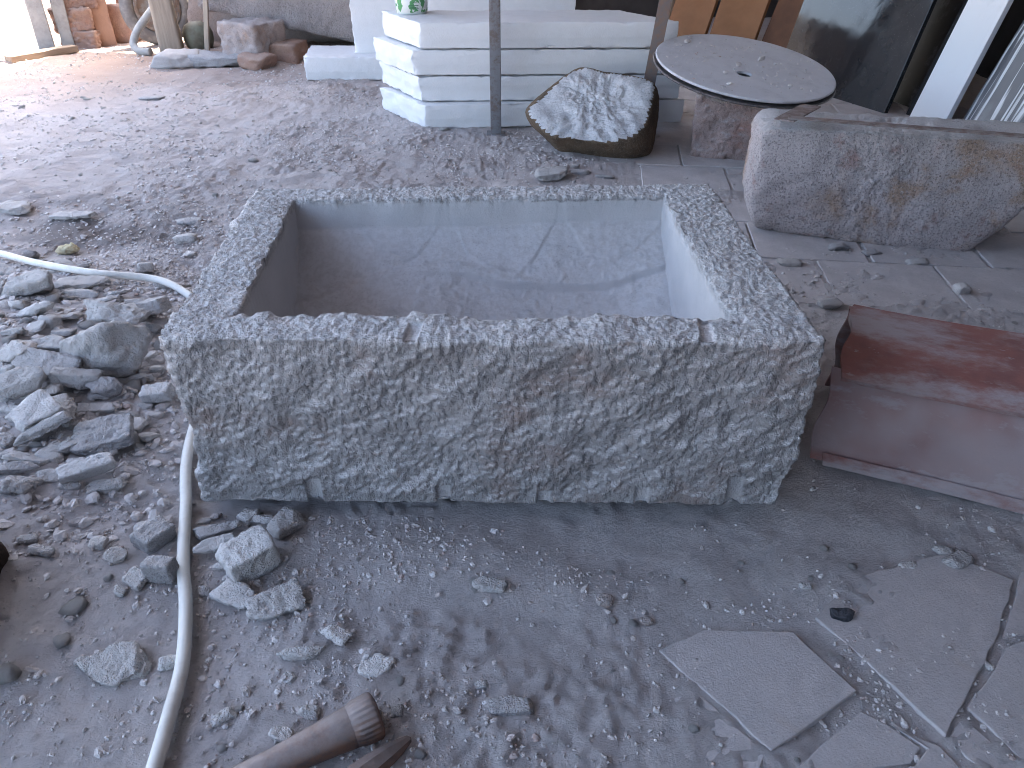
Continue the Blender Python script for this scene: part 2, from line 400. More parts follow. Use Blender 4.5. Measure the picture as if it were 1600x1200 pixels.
b = MB('tub_plastic'); M['tub'] = b.done((.62,.68,.66), .35, .45)
b = MB('tub_label'); c = b.mix(b.ramp(b.noise(26,2,.5),.54,.57), (.78,.8,.78), (.12,.36,.14)); M['label'] = b.done(c, .45, .4)
b = MB('label_print'); M['print'] = b.done((.1,.22,.13), .5, .3)
b = MB('sponge'); c = b.mix(b.ramp(b.noise(70,5),.4,.7), (.8,.72,.5), (.7,.6,.38)); b.bump(b.noise(110,5,.8),1,.01); M['sponge'] = b.done(c, .95, .1)
b = MB('added_lump'); c = b.mix(b.ramp(b.noise(12,5),.35,.7), (.05,.033,.026), (.03,.022,.02)); b.bump(b.noise(40,5),.6,.01); M['shade_lump'] = b.done(c, .95, .1)  # dark brown for the lump added as shade at the left
b = MB('roof_sheet'); c = b.mix(b.ramp(b.noise(1.2,5),.35,.7), (.23,.23,.24), (.15,.15,.16)); M['roof'] = b.done(c, .8, .25)
b = MB('shed_wall'); c = b.mix(b.ramp(b.noise(2.5,5),.35,.7), (.075,.073,.075), (.04,.038,.038)); M['wall'] = b.done(c, .9, .2)
b = MB('tank'); c = b.mix(b.ramp(b.noise(10,5),.35,.7), (.2,.2,.15), (.13,.11,.08)); M['tank'] = b.done(c, .6, .3)

# ------------------------------------------------------------------ ground
def tile_zone(x, y):                     # 1 where paving lies under thin dust
    a = sstep(.02,.28, x-.25-.10*np.sin(y*5)) * sstep(2.3,1.9, y)*sstep(-.2,.15,x-.95*(y-.80)-.03)      # foreground right
    bz = sstep(.15,.45, x+ .1*np.sin(y*3)) * sstep(2.0,2.25,y)*sstep(5.8,5.3,y)
    cz = sstep(-.12,-.02,x)*sstep(1.0,1.06,y)*sstep(1.9,1.6,y)
    return np.maximum(np.maximum(a,bz),cz)
def mound(x, y):
    m = .115*np.exp(-((x+1.45)/.5)**2-((y-1.72)/.55)**2) + .035*np.exp(-((x+.95)/.28)**2-((y-1.25)/.35)**2)
    m += .03*np.exp(-((x+1.0)/.35)**2-((y-.8)/.3)**2)
    m += .018*np.exp(-((x+.12)/.2)**2-((y-1.08)/.09)**2) + .012*np.exp(-((x-.12)/.12)**2-((y-1.02)/.06)**2)
    m += .05*np.exp(-((x+2.4)/.9)**2-((y-3.0)/.5)**2) - .045*np.exp(-((x+1.6)/.5)**2-((y-2.75)/.25)**2)
    m -= .012*np.exp(-((x-.1)/.3)**2-((y-.92)/.1)**2)
    return m
def ground_z(x, y, fine=True):
    x = np.atleast_1d(np.asarray(x, np.float64)); y = np.atleast_1d(np.asarray(y, np.float64))
    P = np.stack([x,y,np.zeros_like(x)],1); tz = tile_zone(x,y)
    z = mound(x,y) + fbm(P,.5,2,1)*(.009+.005*sstep(1.9,2.6,y))*(1-.75*tz) + fbm(P,.13,2,4)*(.003+.006*sstep(1.9,2.8,y)+.004*sstep(-.5,-.9,x))*(1-.55*tz)
    z = z - .0072*tz + .0075*tz**4*np.clip(fbm(P,.16,3,8),-1,.8)
    if fine:
        far = sstep(2.0,3.5,y)
        pat = sstep(-.15,.35, fbm(P,.35,2,12))
        d1,d2,i = cell(P[:,:2]+.02*np.stack([fbm(P,.05,1,20),fbm(P,.05,1,21)],1), .035, 1)
        z = z + (1-d1)*(.2+.8*i)*.0036*pat*(1-.6*tz)*(1+1.6*far)
        d1,d2,i = cell(P[:,:2], .014, 5)
        z = z + (1-d1)*i*.0078*(.3+.7*pat)*(1-.35*tz)
        z = z + fbm(P,.035,3,6)*.0062*(.4+.6*pat)*(1-.4*tz)*(1+.3*far)
    return z
def graded(d0, d1, step, lim, g):
    a = list(np.arange(d0, d1, step)); s = step
    while a[-1] < lim: s *= g; a.append(a[-1]+s)
    return a
xr = graded(0,1.7,.0074,60,1.05); xs = np.array([-v for v in xr[:0:-1]]+xr)
ys = list(np.arange(.42,2.35,.0074)); s = .0074
while ys[-1] < 9.5: s = max(.0074,.0042*ys[-1]); ys.append(ys[-1]+s)
while ys[-1] < 120: s *= 1.18; ys.append(ys[-1]+s)
yb = [.42]; s = .01
while yb[-1] > -60: s *= 1.3; yb.append(yb[-1]-s)
ys = np.array(yb[:0:-1]+ys)
X, Yg = np.meshgrid(xs, ys, indexing='ij'); fx, fy = X.ravel(), Yg.ravel()
gz = ground_z(fx, fy)
gz *= np.where((np.abs(fx) > 12) | (fy > 14) | (fy < -3), .3, 1)
idx = np.arange(len(fx)).reshape(X.shape)
F = np.stack([idx[:-1,:-1], idx[1:,:-1], idx[1:,1:], idx[:-1,1:]],-1).reshape(-1,4)
me = mesh_from(np.stack([fx,fy,gz],1), F, 'ground')
P2 = np.stack([fx,fy,0*fx],1)
earth = sstep(4.6,7.4, fy-.35*fx*0+ .55*np.maximum(-fx-1.6,0))*sstep(0.3,-1.2,fx)
earth = np.clip(earth+.25*fbm(P2,.5,2,30)*sstep(3.0,5,fy),0,1)
damp = .75*np.exp(-((fx+1.65)/.75)**2-((fy-2.85)/.2)**2)*sstep(-.3,.3,fbm(P2,.3,2,33))
attr(me,'far',np.clip(sstep(1.9,3.2,fy-.3*fx)+.3*fbm(P2,.6,2,41),0,1)*sstep(1.6,2.2,fy)); attr(me,'earth',earth); attr(me,'damp',damp)
g_o = obj('ground', me, M['ground']); tag(g_o, 'grey stone dust and packed earth floor of the open shed yard', kind='structure')
def gh(x, y): return float(ground_z([x],[y],False)[0])
def gpt(px, py, dz=0.):                  # ground point seen at a photo position
    z = 0.
    for _ in range(6):
        x,y,_z,t = gp(px,py,z+dz); z = .5*z+.5*gh(x,y)
    return x,y,z,t

# ------------------------------------------------------------------ paving under the dust (tiles are pieces of the pavement)
pav = empty('pavement'); tag(pav, 'dusty stone slab paving partly buried in the yard floor', kind='structure')
near_tiles = [
 [(1338,1080),(1205,1174),(1095,1072),(1030,1012),(1100,980),(1240,986)],
 [(1095,1084),(1197,1176),(1180,1230),(1060,1240),(1008,1190),(1012,1090)],
 [(1345,1108),(1385,1128),(1440,1165),(1425,1190),(1370,1196),(1290,1250),(1180,1260),(1285,1160)],
 [(1350,1028),(1478,1150),(1555,1002),(1585,905),(1480,862),(1330,900),(1275,962)],
 [(1572,1010),(1560,1035),(1512,1104),(1620,1205),(1720,1140),(1650,985)],
 [(1502,1118),(1484,1152),(1600,1270),(1680,1260)],
 [(1395,1130),(1395,1131),(1470,1165),(1560,1260),(1440,1262),(1375,1205),(1430,1195),(1450,1168)],
 [(1566,998),(1720,965),(1720,860),(1597,890)],
 [(1000,1195),(1055,1245),(900,1260),(880,1200),(940,1150)],
]
rt = random.Random(5)
for tl in near_tiles:
    pts = [gp(x,y,0)[:2] for x,y in tl]
    # rough the outline: split the edges and wobble
    q = []
    for i in range(len(pts)):
        a, c2 = np.array(pts[i]), np.array(pts[(i+1)%len(pts)]); L = np.linalg.norm(c2-a); m = max(1,int(L/.03)); pn = np.array([-(c2-a)[1],(c2-a)[0]])/max(L,1e-6)
        for j in range(m): q.append(a+(c2-a)*j/m+(pn*rt.uniform(-.0022,.0022) if j else 0))
    ar = sum(q[i][0]*q[(i+1)%len(q)][1]-q[(i+1)%len(q)][0]*q[i][1] for i in range(len(q)))
    if ar < 0: q = q[::-1]
    cx = sum(v[0] for v in q)/len(q); cy = sum(v[1] for v in q)/len(q)
    o = obj('tile', prism([(v[0]-cx,v[1]-cy) for v in q], -.04, rt.uniform(-.0035,-.0005), .0022), M['tile'], pav, (cx,cy,0), {0:(-.028,-.024,0),3:(-.022,-.012,0),1:(-.01,-.03,0)}.get(near_tiles.index(tl),(rt.uniform(-.006,.006),rt.uniform(-.006,.006),0)))
ta = math.radians(-7)
for i in range(6):
    for j in range(9):
        u0 = i*.40+(.2 if j%2 else 0); v0 = j*.36
        x0 = .3+u0*math.cos(ta)-v0*math.sin(ta)-.05; y0 = 2.3+u0*math.sin(ta)+v0*math.cos(ta)
        if x0 > 2.5: continue
        wv_, hv_ = .388+rt.uniform(-.006,.004), .35+rt.uniform(-.006,.003)
        obj('tile', prism([(0,0),(wv_,0),(wv_,hv_),(0,hv_)], -.04, rt.uniform(-.003,.0015), .003), M['tile'], pav, (x0,y0,0), (rt.uniform(-.004,.004),rt.uniform(-.004,.004),ta+rt.uniform(-.01,.01)))

# ------------------------------------------------------------------ the shed: roof, walls (they shade the yard)
rv = empty('shed_roof'); tag(rv, 'sheet roof of the open shed over the yard', 'roof')
RX0, RX1, RY0, RY1, RZ = -2.9, 3.6, -2.2, 8.9, 3.1
nx_ = 160; cx_ = np.linspace(RX0,RX1,nx_+1); cz_ = RZ+.02*np.sin(cx_*40)+ (cx_-RX0)*.06
V = np.concatenate([np.stack([cx_,np.full(nx_+1,RY0),cz_],1), np.stack([cx_,np.full(nx_+1,RY1),cz_],1)])
V = np.concatenate([V, V+np.array([0,0,.012])]); k = nx_+1
a = np.arange(nx_); F = np.concatenate([np.stack([a,a+k,a+k+1,a+1],1), np.stack([a+2*k,a+2*k+1,a+3*k+1,a+3*k],1)])
obj('roof_sheet', mesh_from(V,F), M['roof'], rv)
for yy in (-2,0.2,2.4,4.6,6.8,8.7):
    V,F = gbox(RX1-RX0-.1,.07,.14,(4,1,1),.004)
    obj('beam', mesh_from(V,F,smooth=False), M['brown_board'], rv, ((RX0+RX1)/2,yy,RZ-.16+.19), (0,-math.atan(.06),0))
def wall(name, label, x0, y0, x1, y1, h):
    L = math.hypot(x1-x0,y1-y0); V,F = gbox(L,.1,h,(20,1,8),.004,.004,.4)
    o = obj(name, mesh_from(V,F,smooth=False), M['wall'], None, ((x0+x1)/2,(y0+y1)/2,-.02), (0,0,math.atan2(y1-y0,x1-x0))); tag(o,label,'wall')
wall('shed_wall','dark side wall of the shed behind the leaning slabs',3.4,-2.2,3.4,8.9,3.3)
wall('shed_wall','dark end wall of the shed beyond the foam panels',.1,8.95,3.34,8.95,3.3)
wall('shed_wall','dark unseen wall added behind the viewer to hold back front light',-.8,-2.25,3.34,-2.25,3.1)  # unseen wall added behind the viewer, its width set to limit front light

# ------------------------------------------------------------------ stone trough
def trough():
    FL,FR,BL,BR = [np.array(v) for v in ((-.632,1.205),(.556,1.193),(-.688,2.035),(.54,2.085))]
    ou = np.array([0, .0925, .885, 1.0]); ov = np.array([0, .105, .895, 1.0])    # cavity borders in u and v
    def seg(br, ns, wall):
        out = [np.linspace(br[0],br[1],ns[0],endpoint=False)]
        out.append(br[1]+np.array([0,.1,.25,.4,.55,.7,.85,1.])*wall[0])
        a0, a1 = br[1]+wall[0], br[2]-wall[1]
        out.append(np.linspace(a0,a1,ns[1]+1)[1:-1]); out.append(br[2]-np.array([1,.85,.7,.55,.4,.25,.1,0.])*wall[1])
        out.append(np.linspace(br[2],br[3],ns[2]+1)[1:]); return np.concatenate(out)
    U = seg(ou,(36,330,46),(.008,.008)); Vv = seg(ov,(34,210,30),(.02,.0158)); nz = 130
    zt, zb = .425, .05
    nu, nv = len(U), len(Vv)
    def bil(u, v):
        return (1-u)[...,None]*(1-v)[...,None]*FL + u[...,None]*(1-v)[...,None]*FR + (1-u)[...,None]*v[...,None]*BL + u[...,None]*v[...,None]*BR
    W = np.linspace(0,1,nz)
    key = lambda i,j,k: (i*nv+j)*nz+k
    def quads(a, flip):
        q = np.stack([a[:-1,:-1],a[1:,:-1],a[1:,1:],a[:-1,1:]],-1).reshape(-1,4); return q[:,::-1] if flip else q
    I,J,K = np.arange(nu),np.arange(nv),np.arange(nz); Ks = K
    A = [quads(key(I[:,None],J[None,:],nz-1),False), quads(key(np.unique(np.append(I[::6],nu-1))[:,None],np.unique(np.append(J[::6],nv-1))[None,:],0),True), quads(key(I[:,None],0,K[None,:]),False),
         quads(key(I[:,None],nv-1,K[None,:]),True), quads(key(nu-1,J[:,None],K[None,:]),False), quads(key(0,J[:,None],K[None,:]),True)]
    A = np.concatenate(A); u_, inv = np.unique(A, return_inverse=True); Fq = inv.reshape(A.shape)
    iu, iv, iw = u_//(nv*nz), (u_//nz)%nv, u_%nz
    u, v, wv = U[iu], Vv[iv], W[iw]
    xy = bil(u,v); top = iw == nz-1; bot = iw == 0
    z = zb+(zt-zb)*wv
    z = np.where(bot, zb-.047*sstep(0,.2,v), z)
    z = np.where((~top)&(v>.5)&(~bot), (zb-.047)+(zt-zb+.047)*wv, z)
    lr = ((iu==0)|(iu==nu-1))&(~top)&(~bot)
    z = np.where(lr, (zb-.047*sstep(0,.2,v))*(1-wv)+zt*wv, z)
    # cavity
    inside = top&(u>ou[1]-1e-9)&(u<ou[2]+1e-9)&(v>ov[1]-1e-9)&(v<ov[2]+1e-9)
    cu = (u-ou[1])/(ou[2]-ou[1]); cv = (v-ov[1])/(ov[2]-ov[1])
    su = np.minimum(cu/.0101, 1); su2 = np.minimum((1-cu)/.0101, 1); sv1 = np.minimum(cv/.0253,1); sb = (1-cv)*.68      # metres from the back edge
    D = .285
    back = .055*np.clip(sb/.012,0,1)+(D-.055)*np.clip(1-(1-np.clip((sb-.012)/.46,0,1))**1.9,0,1)
    xx = xy[:,0]
    Pn = np.stack([xx,xy[:,1],0*xx],1)
    # shallow stepped scoops left by the cutting wheel
    arc = .105+.05*np.cos((xx-.17)*4.2)+.012*fbm(Pn,.2,2,3)
    arc2 = .24+.10*np.cos((xx-.1)*3.2)+.015*fbm(Pn,.15,2,5)
    back = back+.016*sstep(-.003,.004,sb-arc)*sstep(-.2,-.05,xx)+sum(.0035*sstep(-.003,.005,.012*fbm(Pn,.06,2,17)+sb-.02-hh+ (hh/ww**2)*(xx-x0)**2) for x0,hh,ww in ((-.02,.10,.13),(.27,.075,.12),(-.30,.06,.10)))-.012*sstep(-.006,.008,sb-arc2)*sstep(-.35,0,xx)+.010*sstep(.02,-.01,sb-.09-.8*(xx+.18)**2)*sstep(.12,-.02,xx)
    back = back-.05*np.exp(-((1-cu)*.95/.10)**2)*sstep(.03,.2,sb) - .02*np.exp(-(cu*.95/.05)**2)*sstep(.03,.2,sb)
    side = np.minimum(su,su2)*.32; front = sv1*.3
    dep = np.minimum(np.minimum(back,side),front); dep = np.maximum(dep,0)
    z = np.where(inside, zt-dep, z)
    V = np.stack([xy[:,0],xy[:,1],z],1)
    N = normals(V, Fq)
    cav = inside&(dep>.012)
    rough = np.where(cav, 0., 1.)
    # roughness of the faces
    frontf = (iv==0)
    R = np.array([[.86,0,.5],[0,1,0],[-.5,0,.86]]); Q = (V@R.T)*np.array([.55,1,1])
    bigd = fbm(V,.16,3,2)*.010 + (ridge(Q,.085,3,4)-.4)*.0052 + fbm(Q,.035,3,7)*.0036
    sml = fbm(V,.012,3,9)*.0038 + fbm(V,.03,2,11)*.002 + (ridge(V,.009,2,10)-.3)*.0014
    rim = top&~cav
    amp = np.where(rim, .30, 1.)*rough
    d = bigd*amp + sml*rough*np.where(rim,.72,1.1)
    d = d*np.where(frontf|bot, .6+.4*sstep(.0,.03,V[:,2]-zb), 1.)
    # drill marks along the bottom and top of the front face
    sm = np.where(cav, 1., 0.)
    for px0, hgt, hw in ((490,.062,.0145),(692,.042,.0135),(850,.03,.014),(1003,.045,.0135),(1148,.07,.0165)):
        x0 = gp(px0,765,.07)[0]*1.197/gp(px0,765,.07)[1]
        dx = (V[:,0]-x0)/hw; inz = sstep(zb+hgt+.003,zb+hgt-.003,V[:,2])*(frontf|(bot&(v<.05)))
        m = np.clip(1-dx*dx,0,1); on = (np.abs(dx)<1)*inz
        d = d*(1-on)+on*(np.minimum(fbm(V,.16,3,2)*.010-.003,.004)-.0045*np.sqrt(m)); sm = np.maximum(sm,on*.45)
    for px0, py0, vlen in ((648,522,.45),(1108,525,.75)):
        x0 = gp(px0,py0,zt)[0]; dx = (V[:,0]-x0-.12*(V[:,1]-1.25))/.0125; m = np.clip(1-dx*dx,0,1)
        on = (np.abs(dx)<1)*rim*(v<ov[1]*vlen+.02)*(v<ov[1]); d = d*(1-on)+on*(-.0015-.005*np.sqrt(m)); sm = np.maximum(sm,on*.55)
    V = V+N*d[:,None]
    # the inner edges of the basin are chipped and wander
    tp = top.astype(float)
    for i_, (cc, br, ax, sgn, ln) in enumerate(((u,ou[1],0,1,1.2),(u,ou[2],0,-1,1.2),(v,ov[1],1,1,.85),(v,ov[2],1,-1,.85))):
        dd = np.abs(cc-br)*ln; q1 = np.stack([xy[:,1-ax],0*xx+3.3*i_,0*xx],1)
        within = ((v>ov[1]-.02)&(v<ov[2]+.02)) if ax == 0 else ((u>ou[1]-.02)&(u<ou[2]+.02))
        w_ = np.exp(-(dd/.022)**2)*tp*within
        V[:,ax] += w_*(fbm(q1,.12,2,31)*.006*np.exp(-np.where(inside,dep,0)/.12)+(fbm(q1,.04,2,36)*.004+fbm(q1,.02,2,33)*.003)*np.exp(-np.where(inside,dep,0)/.012))*(1.5 if i_ == 2 else 1)
        wz = np.exp(-(dd/.011)**2)*rim*within; V[:,2] -= wz*np.maximum(fbm(q1,.035,3,35)+.15,0)*.007
    # front rim runs low and high
    fr = rim&(v<ov[1]+.001)
    V[:,2] += fr*(fbm(np.stack([V[:,0],0*V[:,0],0*V[:,0]],1),.14,3,14)*.010*sstep(0,ov[1],v)+.004)
    V[:,2] += (inside&(dep<.012))*0
    # lower right corner of the front is knocked off, left edge bows in
    c = sstep(.16,.0,V[:,2]-zb)*sstep(.50,.60,V[:,0]); V[:,0] -= .035*c
    V[:,0] += .018*sstep(-.55,-.64,V[:,0])*np.sin(np.clip((V[:,2]-.05)/.375,0,1)*math.pi)*(v<.5)
    V[:,2] += cav*(fbm(V,.06,3,22)*.0028+np.maximum(fbm(V,.022,3,25),0)*.0035*sstep(-.1,.35,fbm(V,.25,2,27))*sstep(.04,.1,sb))
    cen = np.array([-.05,1.62,0]); me = mesh_from(V-cen, Fq, 'trough'); attr(me,'smooth',sm)
    o = obj('stone_trough', me, M['trough'], None, cen)
    tag(o,'large rough-hewn grey granite trough with a smooth hollowed basin, in the middle','trough')
trough()

# ------------------------------------------------------------------ big carved stone with the steel square
def stone_obj(name, V, F, mat, loc, rotz, label, cat, group=None, at=None):
    me = mesh_from(V,F)
    if at is not None: attr(me, at[0], at[1])
    o = obj(name, me, mat, None, loc, (0,0,rotz)); tag(o,label,cat,group); return o
pl = [((0,-1,.04),.15),((0,1,.1),.17),((0.0,0,1),.19),((0,0,-1),.215),((-1,0,.05),.46),((-.9,0,-.5),.45),((-.6,0,-.9),.42),((-.8,-.6,0),.43),((1,0,-.85),.425),((1,.0,.1),.72),((-.2,-.6,-.8),.315),((-.1,-.75,-.65),.262),((.7,-.5,-.5),.44),((-.5,0,.8),.375)]
V,F = polytope(pl,6,42); N = normals(V,F)
V = V+N*((fbm(V,.22,3,3)*.010+fbm(V,.05,2,5)*.004+fbm(V,.016,3,6)*.0065))[:,None]
V[:,2] -= np.maximum(V[:,2]-.185,0)*.3
r_ = math.radians(-14)
stone_obj('carved_stone', V,F, M['carved'], (1.36,2.86,.207), r_, 'big boat-shaped pinkish stone blank with rust stains and a steel square on it','stone')
def flatbar(pts, w, t):
    a,c2 = np.array(pts[0]),np.array(pts[1]); d = c2-a; L = np.linalg.norm(d); d/=L; n = np.array([-d[1],d[0]])
    return [tuple(a+n*w/2),tuple(a-n*w/2),tuple(c2-n*w/2),tuple(c2+n*w/2)]
sq = empty('steel_square',(0,0,0)); tag(sq,'rusty L-shaped steel square lying on the boat-shaped stone','square')
zS = .432
A_,B_,C_ = gp(1222,187,zS)[:2], gp(1268,166,zS)[:2], gp(1610,214,zS)[:2]
sq.location = (A_[0],A_[1],zS); loc2 = lambda p: (p[0]-A_[0],p[1]-A_[1])
obj('short_arm', prism(flatbar([(-.0,-.02),loc2(B_)],.07,0),0,.005,.0008), M['square'], sq)
obj('long_arm', prism(flatbar([(.02,.0),loc2(C_)],.042,0),.0053,.0103,.0008), M['square'], sq, rot=(.0,.008,0))

# ------------------------------------------------------------------ block, disc on it
V,F = gbox(.34,.42,.335,(46,46,46),.03,.012,.12,3,.01)
N = normals(V,F); V = V+N*(fbm(V,.05,3,8)*.006+fbm(V,.018,2,9)*.004)[:,None]; V[:,0] *= 1-.12*(.335-V[:,2])/.335*np.sign(V[:,0])*0; V[:,2] += (V[:,1])*.12*(V[:,2]/.335)
stone_obj('stone_block', V,F, M['pedestal'], (1.10,3.98,-.012), math.radians(-16), 'rough pinkish stone block carrying the round disc','stone')
rd = empty('round_disc',(1.135,4.0,.385)); rd.rotation_euler = (math.radians(9.5),math.radians(5.5),0)
tag(rd,'round steel plate with a hole, tilted and dusty, lying on the stone block','disc')
def ring(R, r, hx, hy, z0, z1, n=96, bev=.004):
    bm = bmesh.new(); th = [2*math.pi*i/n for i in range(n)]
    def circ(rad,z,cx=0,cy=0): return [bm.verts.new((cx+rad*math.cos(t),cy+rad*math.sin(t),z)) for t in th]
    loops = [circ(r,z1,hx,hy),circ(R-bev,z1),circ(R,z1-bev),circ(R,z0+bev),circ(R-bev,z0),circ(r,z0,hx,hy)]
    for a in range(6):
        A,Bq = loops[a],loops[(a+1)%6]
        for i in range(n): bm.faces.new((A[i],Bq[i],Bq[(i+1)%n],A[(i+1)%n]))
    bmesh.ops.recalc_face_normals(bm,faces=bm.faces); me = bpy.data.meshes.new('ring'); bm.to_mesh(me); bm.free(); return me
obj('plate', ring(.438,.036,-.03,-.125,.0,.012), M['disc'], rd)
obj('lower_plate', ring(.446,.036,-.03,-.125,-.022,-.012), M['disc_rim'], rd)
obj('spacer', ring(.40,.05,-.03,-.125,-.0115,-.0005), M['disc_rim'], rd)

# ------------------------------------------------------------------ broken boulder
D,F = ico(6)
cut = np.array([-.12,-.52,.84]); cut /= np.linalg.norm(cut)
base = np.sqrt((D[:,0]/.36)**2+(D[:,1]/.29)**2+(D[:,2]/.28)**2)
g2 = [(np.array(n)/np.linalg.norm(n),h) for n,h in (((0,0,-1),.165),((.9,-.35,.1),.285),((-.75,-.25,-.7),.25),((-.6,.1,.8),.24),((.2,.2,1),.22),((-.2,-.6,-.75),.205))]
g = base**26
for n,h in g2: g += np.maximum(D@n/h,0)**26
g = g**(1/26); gc = np.maximum(D@cut/.088,0)
brk = sstep(-.01,.01,gc-g); gg = (g**40+gc**40)**(1/40)
V = D/gg[:,None]; N = normals(V,F)
V = V+N*(fbm(V,.2,2,3)*.012+brk*(fbm(V,.06,3,7)*.016+(ridge(V,.03,2,9)-.4)*.005)+(1-brk)*fbm(V,.02,2,5)*.002)[:,None]
stone_obj('broken_boulder', V,F, M['boulder'], (.42,3.98,.158), 0, 'broken boulder with brown rind and pale fresh fracture face beside the foam stack','boulder',at=('break',brk))

# ------------------------------------------------------------------ foam slabs
def foam(name, L, Dp, T, skew, loc, rz, label, seed, rx=0, group='foam slabs', n=(60,22,10), step=.32):
    def f(V,h):
        low = sstep(-h[2]+T*step+.004,-h[2]+T*step-.004,V[:,2])
        V = V.copy(); front = V[:,1] < 0
        V[:,1] += low*.005*(V[:,1] < -h[1]+.012); V[:,0] += low*.006*(V[:,0] < -h[0]+.012)
        V[:,0] -= skew*(V[:,1]+h[1])
        return V
    V,F = gbox(L,Dp,T,n,.006,.0022,.05,seed,.012,f)
    # ragged cut at the left end
    e = sstep(.10,.0,V[:,0]+skew*(V[:,1]+Dp/2)+L/2); V[:,0] += e*(fbm(V+seed,.07,3,seed+2)*.012)
    V[:,1] += Dp/2; V[:,0] += L/2
    o = obj(name, mesh_from(V,F), M['foam'], None, loc, (rx,0,rz)); tag(o,label,'foam slab',group); return o
T = .128
foam('foam_slab',1.46,.50,T,.52,(-.478,4.36,-.002),math.radians(6),'bottom white foam slab of the stack, jutting out at the left corner',1)
foam('foam_slab',1.44,.50,T,.52,(-.505,4.42,T+.005),math.radians(2.5),'second white foam slab from the bottom of the stack',2,step=.5)
foam('foam_slab',1.44,.48,T,.55,(-.535,4.415,2*T+.013),math.radians(2),'third white foam slab from the bottom of the stack',3)
foam('foam_slab',1.37,.50,T,.52,(-.487,4.405,3*T+.021),math.radians(1.5),'top white foam slab of the stack, carrying the clear tub',4)
foam('foam_slab',.95,.5,.15,.1,(-1.44,5.69,-.002),math.radians(1),'single white foam slab lying on the ground left of the stack',5,step=.28)
foam('foam_panel',1.56,.12,1.2,0,(-1.115,5.86,.145),math.radians(2),'tall white foam panel standing upright behind the stack',6,rx=math.radians(-3),n=(50,4,40),step=.0)
# tub with label on the top slab
tb = empty('plastic_tub',(-.565,4.80,4*T+.019)); tag(tb,'clear plastic tub with a green and white label on the foam stack','tub')
def lathe(prof, n=40):
    V=[];Fq=[]
    for r,z in prof:
        for i in range(n): t=2*math.pi*i/n; V.append((r*math.cos(t),r*math.sin(t),z))
    for a in range(len(prof)-1):
        for i in range(n): Fq.append((a*n+i,a*n+(i+1)%n,(a+1)*n+(i+1)%n,(a+1)*n+i))
    return mesh_from(np.array(V),np.array(Fq))
obj('tub_body', lathe([(.001,.002),(.082,.002),(.086,.006),(.095,.2),(.1,.2),(.1,.21),(.091,.21),(.083,.01),(.001,.008)]), M['tub'], tb)
lb = obj('label_band', lathe([(.0875,.012),(.0882,.012),(.0945,.15),(.0938,.15)]), M['label'], tb)
for i,(a0,z0,ww) in enumerate(((-75,.030,.05),(-75,.038,.046),(-75,.046,.05),(-75,.06,.03))):
    bm = bmesh.new(); vs=[]
    for s in np.linspace(-.5,.5,7):
        t = math.radians(a0)+s*ww/.09
        for zz in (z0,z0+.0035): r=.0895+(.0063/.138)*(zz-.012); vs.append(bm.verts.new((r*math.cos(t),r*math.sin(t),zz)))
    for j in range(6): bm.faces.new((vs[2*j],vs[2*j+2],vs[2*j+3],vs[2*j+1]))
    me = bpy.data.meshes.new('print'); bm.to_mesh(me); bm.free(); obj('print_line',me,M['print'],tb)

# ------------------------------------------------------------------ metal posts
def angle_post(w_, t_, h_):
    return prism([(0,0),(w_,0),(w_,t_),(t_,t_),(t_,w_),(0,w_)],0,h_,.001)
p1 = empty('metal_post',(-.115,4.245,0)); tag(p1,'upright grey steel post in front of the middle of the foam stack','post')
V,F = gbox(.058,.04,3.3,(2,2,30),.004,.0012,.3,2); obj('post_tube',mesh_from(V,F),M['post'],p1,(.028,.02,-.03))
V,F = gbox(.10,.09,.008,(2,2,1),.002); obj('base_plate',mesh_from(V,F,smooth=False),M['post'],p1,(.028,.02,-.003))
p2 = empty('metal_post',(.655,4.24,-.01)); p2.rotation_euler = (0,math.radians(6.4),math.radians(0)); tag(p2,'leaning brown steel angle post behind the broken boulder','post')
obj('post_angle',angle_post(.062,.006,3.25),M['post_brown'],p2,(.0,0,0),(0,0,math.radians(-12)))
V,F = gbox(.09,.08,.008,(2,2,1),.002); obj('base_plate',mesh_from(V,F,smooth=False),M['post_brown'],p2,(.03,.02,0),(0,-math.radians(6.4),0))

# ------------------------------------------------------------------ slabs leaning on the right-hand rack
LEAN = math.radians(17.5)
def lean_slab(name, x, y0, y1, h, t, mat, label, lean=LEAN, cat='slab', z0=-.01, rz=0, group=None):
    V,F = gbox(t,abs(y1-y0),h,(1,12,16),.003,.0008,.2,int(y0*10))
    o = obj(name, mesh_from(V,F,smooth=False), mat, None, (x,(y0+y1)/2,z0), (0,lean,rz)); tag(o,label,cat,group); return o
def slab2(name, a, c2, h, t, mat, label, lean, cat='slab', z0=-.012):
    L = math.hypot(c2[0]-a[0],c2[1]-a[1]); rz = math.atan2(c2[1]-a[1],c2[0]-a[0])-math.pi/2
    V,F = gbox(t,L,h,(1,12,16),.003,.0008,.2,int(a[1]*10))
    o = obj(name, mesh_from(V,F,smooth=False), mat, None, ((a[0]+c2[0])/2,(a[1]+c2[1])/2,z0), (0,math.radians(lean),rz)); tag(o,label,cat); return o
slab2('wooden_board',(1.68,7.32),(1.42,7.75),1.9,.03,M['orange_board'],'orange wooden board leaning left of the other orange board',18,'board')
slab2('wooden_board',(1.98,6.85),(1.71,7.28),1.9,.03,M['orange_board'],'orange wooden board leaning right behind the round disc',18,'board')
slab2('brown_board',(2.20,6.1),(2.04,6.85),2.0,.03,M['brown_board'],'dark brown board leaning between orange boards and polished slab',17,'board')
slab2('polished_slab',(2.22,4.72),(1.86,5.72),1.9,.03,M['polished'],'shiny polished black granite slab leaning above the disc',14)
slab2('black_slab',(2.46,4.72),(2.30,6.0),2.1,.03,M['blackslab'],'black slab just behind the polished granite slab',14)
